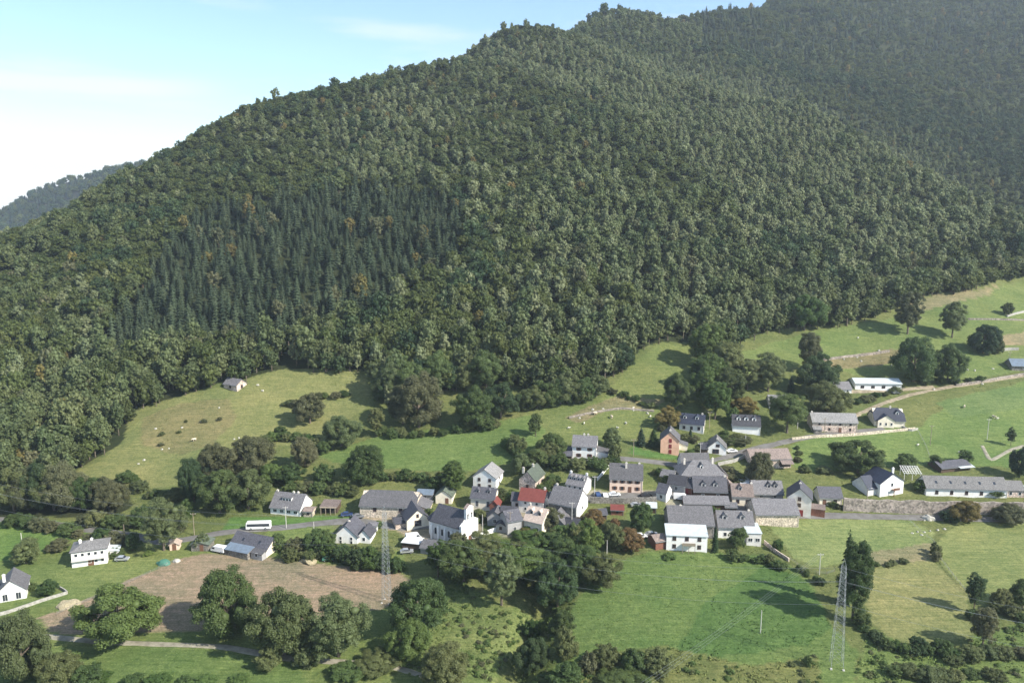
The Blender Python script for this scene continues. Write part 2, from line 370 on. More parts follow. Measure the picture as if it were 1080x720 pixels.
PLOUGHED = [(40, 652), (60, 645), (92, 630), (130, 615), (168, 600), (186, 590), (208, 585), (250, 586), (300, 590), (370, 597), (420, 603), (432, 612), (430, 630), (405, 640), (380, 645), (330, 655), (250, 664), (150, 668), (60, 668)]
AREAS = [  # colour, photo outline, rough growth 0..1
 ((.110, .150, .042), [(-300, 800), (-300, 560), (0, 548), (130, 550), (300, 600), (450, 640), (450, 800)], .25),
 ((.120, .165, .048), [(0, 640), (60, 640), (110, 622), (180, 590), (110, 585), (50, 595), (0, 600), (-300, 620), (-300, 660)], .1),
 ((.095, .165, .036), [(-200, 552), (60, 550), (95, 560), (60, 572), (30, 590), (-200, 600)], .1),
 ((.225, .178, .128), PLOUGHED, 0),
 ((.088, .140, .038), [(40, 680), (200, 684), (320, 700), (330, 760), (-50, 780), (-50, 700)], .5),
 ((.102, .142, .042), [(440, 640), (480, 610), (530, 640), (560, 645), (545, 680), (520, 720), (490, 780), (430, 780), (430, 690)], .9),
 ((.075, .105, .030), [(545, 720), (580, 620), (605, 610), (608, 640), (585, 720), (580, 800), (530, 800)], .9),
 ((.090, .145, .038), [(600, 650), (604, 640), (625, 610), (655, 590), (690, 580), (812, 586), (830, 592), (850, 612), (880, 660), (905, 690), (900, 790), (570, 790), (590, 690)], .45),
 ((.060, .120, .030), [(740, 640), (812, 590), (850, 615), (880, 660), (850, 680), (780, 690), (700, 700)], .7),
 ((.115, .135, .042), [(620, 690), (700, 680), (780, 700), (860, 690), (880, 790), (580, 800), (595, 712)], 1.),
 ((.150, .195, .068), [(812, 555), (860, 546), (960, 548), (985, 560), (980, 578), (930, 582), (900, 592), (858, 598), (838, 585)], .05),
 ((.200, .185, .105), [(905, 583), (945, 578), (985, 572), (992, 590), (960, 597), (915, 600), (905, 592)], .4),
 ((.165, .180, .068), [(915, 598), (985, 590), (995, 600), (1022, 628), (1030, 660), (1020, 672), (975, 680), (940, 676), (920, 655), (912, 625)], .12),
 ((.150, .185, .062), [(985, 572), (1010, 552), (1100, 548), (1400, 545), (1400, 640), (1060, 636), (1035, 638), (1000, 604)], .1),
 ((.100, .150, .040), [(920, 660), (950, 682), (1010, 682), (1040, 665), (1100, 650), (1400, 640), (1400, 800), (900, 800), (905, 700)], 1.),
 ((.105, .165, .045), [(835, 470), (865, 458), (940, 452), (968, 450), (1000, 425), (1080, 402), (1400, 380), (1400, 500), (1080, 492), (960, 492), (860, 498), (838, 492)], .12),
 ((.095, .155, .050), [(985, 425), (1040, 412), (1080, 406), (1400, 395), (1400, 425), (1080, 430), (1010, 440)], .05),
 ((.110, .155, .045), [(780, 372), (850, 350), (930, 338), (1000, 312), (1080, 295), (1400, 260), (1400, 380), (1080, 390), (1010, 405), (900, 395), (870, 385), (780, 395)], .15),
 ((.185, .170, .095), [(945, 320), (985, 312), (1030, 306), (1055, 300), (1040, 312), (1000, 322), (962, 330)], .2),
 ((.195, .175, .10), [(1050, 355), (1080, 350), (1400, 340), (1400, 358), (1082, 364), (1055, 364)], .1),
 ((.150, .140, .070), [(862, 380), (940, 368), (985, 372), (930, 385), (868, 392)], .6),
 ((.115, .150, .045), [(560, 462), (545, 445), (560, 425), (640, 410), (665, 384), (700, 360), (735, 366), (740, 440), (690, 460), (600, 468)], .25),
 ((.165, .155, .080), [(595, 440), (620, 428), (655, 415), (700, 422), (690, 432), (640, 432), (610, 445)], .7),
 ((.092, .150, .040), [(335, 480), (400, 460), (460, 452), (560, 438), (575, 455), (560, 485), (500, 495), (430, 496), (350, 488)], .05),
 ((.145, .165, .058), [(75, 500), (110, 485), (135, 440), (150, 425), (235, 408), (262, 398), (300, 388), (385, 391), (392, 425), (345, 462), (300, 470), (235, 485), (205, 510), (120, 520)], .3),
 ((.155, .150, .065), [(150, 440), (190, 425), (240, 420), (250, 440), (225, 470), (190, 480), (150, 470)], .6),
 ((.075, .155, .035), [(235, 560), (240, 545), (300, 545), (380, 543), (382, 550), (300, 555)], .1),
 ((.110, .160, .045), [(285, 560), (350, 552), (352, 575), (425, 580), (430, 595), (370, 596), (290, 586)], .4),
 ((.075, .150, .035), [(666, 470), (700, 478), (745, 480), (740, 487), (690, 482), (660, 478)], .05),
 ((.100, .145, .045), [(660, 540), (690, 530), (700, 555), (690, 575), (660, 575)], .4),
 ((.27, .25, .21), [(600, 514), (640, 518), (690, 516), (735, 520), (735, 528), (690, 527), (640, 527), (604, 530)], 0),
 ((.24, .225, .19), [(700, 528), (722, 508), (775, 505), (800, 520), (800, 536), (770, 548), (745, 556), (712, 545)], 0),
 ((.22, .21, .17), [(520, 545), (545, 530), (590, 528), (600, 545), (585, 562), (530, 566)], .1),
 ((.26, .22, .17), [(375, 545), (425, 545), (432, 556), (470, 560), (512, 552), (510, 565), (460, 575), (420, 560), (385, 556)], .05),
]
def cover(x, y):
    """base colour and roughness of the growth on the land"""
    wx = x + fbm(x, y, 9, 31, 2) * .9; wy = y + fbm(x, y, 9, 47, 2) * .9
    c = np.empty(x.shape + (3,)); c[:] = (.105, .125, .045); rg = np.full(x.shape, .55)
    for colr, poly, r in AREAS:
        lum = colr[0] * .3 + colr[1] * .6 + colr[2] * .1; cc = [(v * .86 + lum * .14) * k_ for v, k_ in zip(colr, (.98, .97, .86))]
        m = inside(world_poly(poly), wx, wy); c[m] = cc; rg[m] = r
    f = in_forest(wx, wy); c[f] = (.030, .038, .017); rg[f] = .6
    return c, rg
def _axis(fine0, fine1, step, lo, hi):
    a = list(np.arange(fine0, fine1, step)); s = step; v = a[-1]
    while v < hi: s = min(s * 1.06, 26); v += s; a.append(v)
    s = step; v = a[0]; b = []
    while v > lo: s = min(s * 1.06, 26); v -= s; b.append(v)
    return np.array(b[::-1] + a)
def build_land():
    xs = _axis(-235, 285, 1.15, -1750, 1850); ys = _axis(150, 430, 1.15, -280, 2600)
    X, Y = np.meshgrid(xs, ys); c, rg = cover(X, Y)
    near = (Y > 140) & (Y < 440) & (abs(X) < 300)
    Z = height(X, Y) + np.where(near, rg * (fbm(X, Y, 2.6, 77, 2) * .28), 0)
    nx, ny = len(xs), len(ys); V = np.c_[X.ravel(), Y.ravel(), Z.ravel()]
    i = np.arange(nx * ny).reshape(ny, nx); F = np.stack([i[:-1, :-1], i[:-1, 1:], i[1:, 1:], i[1:, :-1]], -1).reshape(-1, 4)
    m, n, l, b = nt('meadows and soil')
    a = n.new('ShaderNodeAttribute'); a.attribute_name = 'growth'
    t = n.new('ShaderNodeTexCoord')
    n1 = noise_node(n, l, .035, 6, .6); n2 = noise_node(n, l, .55, 5, .7); n3 = noise_node(n, l, 2.2, 3, .7)
    mpp = n.new('ShaderNodeMapping'); mpp.inputs['Scale'].default_value = (.12, 2.2, 1); mpp.inputs['Rotation'].default_value = (0, 0, R(12)); l.new(t.outputs['Object'], mpp.inputs[0])
    n4 = noise_node(n, l, .8, 3, .6, vec=mpp.outputs[0])
    def mul(c0, f, lo, hi, p0=.3, p1=.7):
        r = ramp(n, l, f, p0, lo, p1, hi); x = n.new('ShaderNodeMix'); x.data_type = 'RGBA'; x.blend_type = 'MULTIPLY'; x.inputs[0].default_value = 1
        l.new(c0, x.inputs[6]); l.new(r.outputs[0], x.inputs[7]); return x.outputs[2]
    o = mul(a.outputs['Color'], n1.outputs[0], (.78, .86, .80), (1.28, 1.14, 1.15))
    o = mul(o, n2.outputs[0], (.72, .78, .74), (1.28, 1.2, 1.22)); o = mul(o, n3.outputs[0], (.74, .76, .74), (1.26, 1.24, 1.26)); o = mul(o, n4.outputs[0], (.74, .80, .74), (1.24, 1.17, 1.22))
    l.new(o, b.inputs['Base Color']); b.inputs['Roughness'].default_value = .95; b.inputs['Specular IOR Level'].default_value = .1
    bp = n.new('ShaderNodeBump'); bp.inputs['Strength'].default_value = .55; bp.inputs['Distance'].default_value = .5; l.new(n2.outputs[0], bp.inputs['Height']); l.new(bp.outputs[0], b.inputs['Normal'])
    col = np.c_[c.reshape(-1, 3), np.ones(nx * ny)]
    me = np_mesh('ground', V, F, [m], {'growth': ('FLOAT_COLOR', 'POINT', col)}, smooth=True)
    g = link(bpy.data.objects.new('ground', me)); g['kind'] = 'structure'
    return g
build_land()
# ---- far hill beyond the left shoulder
def build_far_hill():
    px = np.linspace(-520, 420, 90); sil = np.interp(px, [-520, -250, 0, 50, 120, 260, 420], [330, 268, 222, 199, 172, 150, 160])
    rows = np.linspace(0, 1, 46); V = []
    for j, k in enumerate(rows):
        D = 1250 + 950 * k
        u, y, z = ray(px, sil); tz = z / y
        zt = CH + tz * 2200 - 12
        zz = -260 + (zt + 260) * (k ** .82) + fbm(px * 2.2, np.full(px.shape, D), 120, 3) * 14
        fwd = D * CT + (CH - zz) * ST
        V.append(np.c_[u * fwd, np.full(px.shape, D), zz])
    L = V[-1].copy(); L[:, 1] += 500; L[:, 2] -= 250; V.append(L)
    V = np.array(V); ny, nx = V.shape[:2]; i = np.arange(nx * ny).reshape(ny, nx)
    F = np.stack([i[:-1, :-1], i[:-1, 1:], i[1:, 1:], i[1:, :-1]], -1).reshape(-1, 4)
    o = link(bpy.data.objects.new('far_hill', np_mesh('far_hill', V.reshape(-1, 3), F, [plaster('far wooded ground', (.06, .06, .035), .3, .02)], smooth=True))); o['kind'] = 'structure'
    return V
FAR_V = build_far_hill()
# ---- roads, tracks and paths draped on the land
def ribbon(name, pts, width, mat, lift=.09):
    p = np.array(pts, float); q = []
    for a, b in zip(p[:-1], p[1:]):
        for k in range(8): q.append(a + (b - a) * k / 8)
    q.append(p[-1]); q = np.array(q); x, y, z, h = ground(q[:, 0], q[:, 1]); W = np.c_[x, y][h]
    for _ in range(6): W[1:-1] = (W[:-2] + 2 * W[1:-1] + W[2:]) / 4
    s = np.r_[0, np.cumsum(np.hypot(*np.diff(W, axis=0).T))]; n = max(4, int(s[-1] / 1.0))
    t = np.linspace(0, s[-1], n); W = np.c_[np.interp(t, s, W[:, 0]), np.interp(t, s, W[:, 1])]
    d = np.gradient(W, axis=0); d /= np.maximum(np.hypot(d[:, 0], d[:, 1]), 1e-6)[:, None]; nrm = np.c_[-d[:, 1], d[:, 0]]
    cols = np.linspace(-1, 1, 7); V = []
    for c in cols:
        P = W + nrm * (c * width / 2 * (1 + .12 * vnoise(t, t * 0, 5, 3))[:, None]); V.append(np.c_[P, height(P[:, 0], P[:, 1]) + lift + .10 - (.16 if abs(c) == 1 else 0)])
    V = np.array(V); ny, nx = V.shape[:2]; i = np.arange(nx * ny).reshape(ny, nx); F = np.stack([i[:-1, :-1], i[:-1, 1:], i[1:, 1:], i[1:, :-1]], -1).reshape(-1, 4)
    o = link(bpy.data.objects.new(name, np_mesh(name, V.reshape(-1, 3), F, [mat], smooth=True))); o['kind'] = 'structure'; return o
ASPH = plaster('worn asphalt', (.155, .148, .138), .2, .4); TRACK = plaster('pale gravel track', (.27, .25, .19), .25, .5); DIRT = plaster('stony earth track', (.28, .235, .165), .3, .5)
ribbon('road', [(-200, 540), (20, 548), (62, 554), (125, 562), (150, 567), (172, 572), (200, 568), (230, 562), (262, 558.5), (300, 556), (340, 551), (375, 549), (425, 557), (470, 552), (500, 545), (530, 540)], 3.8, ASPH)
ribbon('road', [(585, 533), (605, 526), (640, 524), (690, 521), (735, 523), (770, 533), (785, 536), (830, 543), (900, 544), (1000, 546), (1080, 548), (1300, 552)], 4.0, ASPH)
ribbon('road', [(570, 478), (600, 484), (640, 483), (665, 484), (700, 488), (722, 492), (740, 489), (762, 483), (790, 475), (830, 465), (865, 458.5), (905, 455), (932, 452)], 3.4, ASPH)
ribbon('track', [(868, 452), (885, 445), (905, 437), (935, 424), (960, 416), (1000, 408), (1035, 403), (1085, 395), (1300, 370)], 2.4, DIRT)
ribbon('track', [(880, 413), (905, 413), (948, 411), (985, 408)], 2.6, DIRT)
ribbon('path', [(-60, 664), (0, 666), (50, 671), (110, 677), (200, 680), (240, 682), (300, 694), (345, 697), (385, 699), (420, 704), (450, 714), (480, 735)], 2.1, TRACK)
ribbon('path', [(1036, 470), (1044, 486), (1052, 482), (1066, 474), (1080, 470)], 1.6, TRACK)
# ------------------------------------------------------------------ trees
def unit(v): return v / np.maximum(np.linalg.norm(v, axis=-1, keepdims=True), 1e-9)
def cards(pos, nrm, size, g):
    """irregular leaf-clump faces at pos, facing nrm"""
    n = len(pos); a = unit(np.cross(nrm, unit(g.normal(size=(n, 3))))); b = np.cross(nrm, a)
    s = size * g.uniform(.6, 1.25, n)[:, None]; j = lambda: g.uniform(.75, 1.25, (n, 1))
    V = np.stack([pos - a * s * j() * .5 - b * s * .15, pos - b * s * j() * .5 + a * s * .1, pos + a * s * j() * .5 + b * s * .15 + nrm * s * .15, pos + b * s * j() * .5], 1)
    return V.reshape(-1, 3), np.arange(n * 4).reshape(n, 4)
def blob(c, r, g, seg=7, rings=5):
    V = []; F = []
    for i in range(rings + 1):
        t = math.pi * i / rings
        for k in range(seg):
            p = 2 * math.pi * k / seg; V.append((math.sin(t) * math.cos(p), math.sin(t) * math.sin(p), math.cos(t)))
    for i in range(rings):
        for k in range(seg): F.append((i * seg + k, (i + 1) * seg + k, (i + 1) * seg + (k + 1) % seg, i * seg + (k + 1) % seg))
    V = np.array(V) * r * g.uniform(.85, 1.1, (len(V), 1)) + c; return V, np.array(F)
def crown_geo(seed, w, h, nlobe, nleaf, leaf, z0, shape='round', core=.44, clump=1.0):
    g = np.random.default_rng(seed); Vs = []; Fs = []; Cs = []; lob = []; ph1, ph2, am = g.uniform(0, 6.28), g.uniform(0, 6.28), g.uniform(.08, .2)
    for i in range(nlobe):
        t = (i + .5) / nlobe; zz = 1 - 2 * t; ph = i * 2.399 + g.uniform(-.4, .4); rr = math.sqrt(max(0, 1 - zz * zz))
        k = g.uniform(.36, .74) * (1 + am * math.sin(ph + ph1) + am * .7 * math.sin(2 * ph + ph2))
        if shape == 'cone': pr = .25 + .75 * (1 - (zz + 1) / 2) ** .8
        elif shape == 'flame': pr = .5 + .5 * math.sin(math.pi * min(1, max(0, (1 - (zz + 1) / 2))) ** .7)
        else: pr = 1.0
        c = np.array([rr * math.cos(ph) * w / 2 * k * pr, rr * math.sin(ph) * w / 2 * k * pr, z0 + h / 2 + zz * h / 2 * g.uniform(.62, .74)])
        r = w * g.uniform(.125, .25) * (1.25 if nlobe < 10 else 1.0) * (.6 + .4 * pr)
        lob.append((c, r, g.uniform(0, 1)))
    lob.append((np.array([0, 0, z0 + h * .5]), w * .27, g.uniform(0, 1)))
    lob.append((np.array([g.uniform(-.1, .1) * w, g.uniform(-.1, .1) * w, z0 + h * .72]), w * .22, g.uniform(0, 1)))
    # each lobe carries clumps of foliage, each clump its own leaves
    sub_ = []
    for c, r, cl in lob:
        n = max(5, int(11 * (r / (w * .2)) ** 2 * clump)); d = unit(g.normal(size=(n * 2, 3))); d = d[d[:, 2] > -.6][:n]
        q = c + d * r * g.uniform(.62, 1.12, (len(d), 1)); keep = np.ones(len(q), bool)
        for c2, r2, _ in lob:
            if c2 is not c: keep &= np.linalg.norm(q - c2, axis=1) > r2 * .72
        for p, dd in zip(q[keep], d[keep]): sub_.append((p, r * g.uniform(.30, .52), np.clip(cl * .5 + g.uniform(0, .5), 0, 1), dd))
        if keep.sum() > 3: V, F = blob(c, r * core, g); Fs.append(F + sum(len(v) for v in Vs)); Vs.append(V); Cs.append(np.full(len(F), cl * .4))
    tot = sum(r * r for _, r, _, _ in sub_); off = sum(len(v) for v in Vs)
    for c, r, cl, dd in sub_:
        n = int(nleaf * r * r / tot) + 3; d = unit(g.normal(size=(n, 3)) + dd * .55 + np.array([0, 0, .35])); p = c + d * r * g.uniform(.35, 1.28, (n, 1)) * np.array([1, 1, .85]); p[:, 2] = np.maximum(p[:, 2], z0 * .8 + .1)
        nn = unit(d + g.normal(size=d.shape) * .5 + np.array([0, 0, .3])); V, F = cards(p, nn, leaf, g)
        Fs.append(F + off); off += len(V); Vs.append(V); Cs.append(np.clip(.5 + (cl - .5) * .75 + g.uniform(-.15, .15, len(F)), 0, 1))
    return np.vstack(Vs), np.vstack(Fs), np.concatenate(Cs)
def spruce_geo(seed, w, h, z0, levels=13, per=8, card=1.0):
    g = np.random.default_rng(seed); V = []; F = []; C = []
    for i in range(levels):
        t = i / (levels - 1); z = z0 + (h - z0) * t; rad = (w / 2) * (1 - t) ** .62 + .10
        for k in range(per):
            if t > .9 and k % 2: continue
            a = 2 * math.pi * (k + g.uniform(-.35, .35)) / per + i * .7; L = rad * g.uniform(.75, 1.15); d = np.array([math.cos(a), math.sin(a), 0]); s = np.array([-d[1], d[0], 0])
            wd = (w / per) * 1.15 * (1 - t * .6) * card; zz = z + g.uniform(-.3, .3); dr = L * g.uniform(.12, .38)
            b = len(V)
            V += [d * .05 + [0, 0, zz + .25], d * L * .55 + s * wd + [0, 0, zz - dr * .55 - .1], d * L + [0, 0, zz - dr], d * L * .55 - s * wd + [0, 0, zz - dr * .55 - .1], d * L * .6 + [0, 0, zz - dr * .3 + .18]]
            F += [(b, b + 1, b + 2, b + 4), (b, b + 4, b + 2, b + 3)]; c = g.uniform(0, 1); C += [c, c]
    # inner cone, its tone darkened for the shade inside the crown
    n = 7
    for j in range(4):
        t = j / 3
        for k in range(n): V.append(np.array([math.cos(6.283 * k / n), math.sin(6.283 * k / n), 0]) * (w / 2 * .52 * (1 - t) + .03) + [0, 0, z0 + .4 + (h - z0 - .7) * t])
    b = len(V) - 4 * n
    for j in range(3):
        for k in range(n): F.append((b + j*n + k, b + j*n + (k+1) % n, b + (j+1)*n + (k+1) % n, b + (j+1)*n + k)); C.append(.1)
    return np.array(V), np.array(F), np.array(C)
def trunk_geo(h, r, seed, limbs=4, spread=1.6):
    g = random.Random(seed); m = MB(); m.tube([(0, 0, -1.0), (.05, 0, h * .3), (g.uniform(-.2, .2), g.uniform(-.2, .2), h * .65), (0, 0, h)], [r * 1.3, r, r * .75, r * .35], 7)
    for i in range(limbs):
        a = 6.283 * i / max(limbs, 1) + g.uniform(-.5, .5); z = h * g.uniform(.4, .65)
        m.tube([(0, 0, z), (math.cos(a) * spread * .5, math.sin(a) * spread * .5, z + h * .16), (math.cos(a) * spread, math.sin(a) * spread, z + h * .38)], [r * .5, r * .35, r * .14], 5)
    me = bpy.data.meshes.new('trunk'); me.from_pydata(m.v, [], m.f); me.materials.append(BARK); return me
def geo_mesh(name, geo, mat, extra=None):
    V, F, C = geo; return np_mesh(name, V, F, [mat], {'clump': ('FLOAT', 'FACE', C)})
def tree_mesh(name, geo, mat, th, tr):
    """crown and stem in one mesh, for forest trees that show no parts"""
    V, F, C = geo; n = 6; k = len(V); a = np.arange(n) * 6.283 / n
    T = np.vstack([np.c_[np.cos(a) * q, np.sin(a) * q, np.full(n, z)] for q, z in ((tr * 1.2, -1.2), (tr, th * .5), (tr * .5, th))])
    FT = np.array([(k + j*n + i, k + j*n + (i+1) % n, k + (j+1)*n + (i+1) % n, k + (j+1)*n + i) for j in range(2) for i in range(n)])
    return np_mesh(name, np.vstack([V, T]), np.vstack([F, FT]), [mat, BARK], {'clump': ('FLOAT', 'FACE', np.r_[C, np.zeros(len(FT))])}, midx=np.r_[np.zeros(len(F)), np.ones(len(FT))])
# library of crowns: unit sizes in metres; each tree scales one of them
LIB = {}
def lib(shape, size, i):
    """size 'L': ~13 m wide, 'M': ~8 m, 'S': ~4 m"""
    key = (shape, size, i)
    if key not in LIB:
        w = dict(L=13, M=8, S=4.2)[size]; nl = dict(L=26, M=18, S=11)[size]; nf = dict(L=36000, M=15000, S=5200)[size]; lf = dict(L=.31, M=.28, S=.21)[size]
        sd = 100 + i * 17 + len(shape) * 7 + ord(size)
        hr = dict(round=.86, tall=1.45, flame=1.8, oval=1.75, bush=.72)[shape]; th = dict(round=.10, tall=.12, flame=.06, oval=.14, bush=.02)[shape]
        h = w * hr; z0 = h * th
        geo = crown_geo(sd, w, h - z0, nl, nf, lf, z0, 'flame' if shape == 'flame' else 'round')
        V = geo[0]; mx = V[:, 2].max(); hw = np.percentile(abs(V[:, :2]), 99)
        LIB[key] = (geo_mesh('crown', geo, LEAF['oak']), trunk_geo(h * .72, w * .028, sd, 5, w * .28) if shape != 'bush' else None, hw * 2, mx)
    return LIB[key]
def lib_spruce(i):
    key = ('spruce', i)
    if key not in LIB:
        geo = spruce_geo(i, 5.0, 14.0, 1.2, 20, 11); LIB[key] = (geo_mesh('crown', geo, LEAF['spruce']), trunk_geo(12.5, .2, i, 0), 5.2, 14.0)
    return LIB[key]
TREES = 0
def T(shape, leaf, bx, by, wpx, hpx, label=None, group=None, name=None, cat=None, turn=None):
    """a tree or bush whose stem stands on the ground seen at (bx, by); crown wpx wide and hpx high there"""
    global TREES
    TREES += 1
    p = at(bx, by); s = px_m(bx, by); w = wpx / s; h = hpx / (s * math.cos(dep(by)))
    h = max(h - w * .25 * math.tan(dep(by)), h * .6)      # part of the seen height is the crown's depth
    if shape == 'spruce': cm, tm, bw, bh = lib_spruce(TREES % 4)
    else:
        size = 'L' if w > 9.5 else 'M' if w > 5.2 else 'S'; cm, tm, bw, bh = lib(shape, size, TREES % 3)
    bush = shape == 'bush'
    nm = name or ('bush' if bush else 'conifer_tree' if shape == 'spruce' else 'broadleaf_tree')
    sx, sz = w / bw, h / bh; rz = rnd.uniform(0, 6.28) if turn is None else turn
    if bush:
        o = link(bpy.data.objects.new(nm, cm)); o.location = p - Vector((0, 0, .15)); o.rotation_euler = (0, 0, rz); o.scale = (sx, sx, sz); crown = o; root = o
    else:
        root = empty(nm, p - Vector((0, 0, .1)), rz); root.scale = (sx, sx, sz)
        crown = link(bpy.data.objects.new('crown', cm), root); link(bpy.data.objects.new('trunk', tm), root)
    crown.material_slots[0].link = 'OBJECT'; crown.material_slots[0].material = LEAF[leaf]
    tag(root, label, cat or ('bush' if bush else 'tree'), group)
    return root
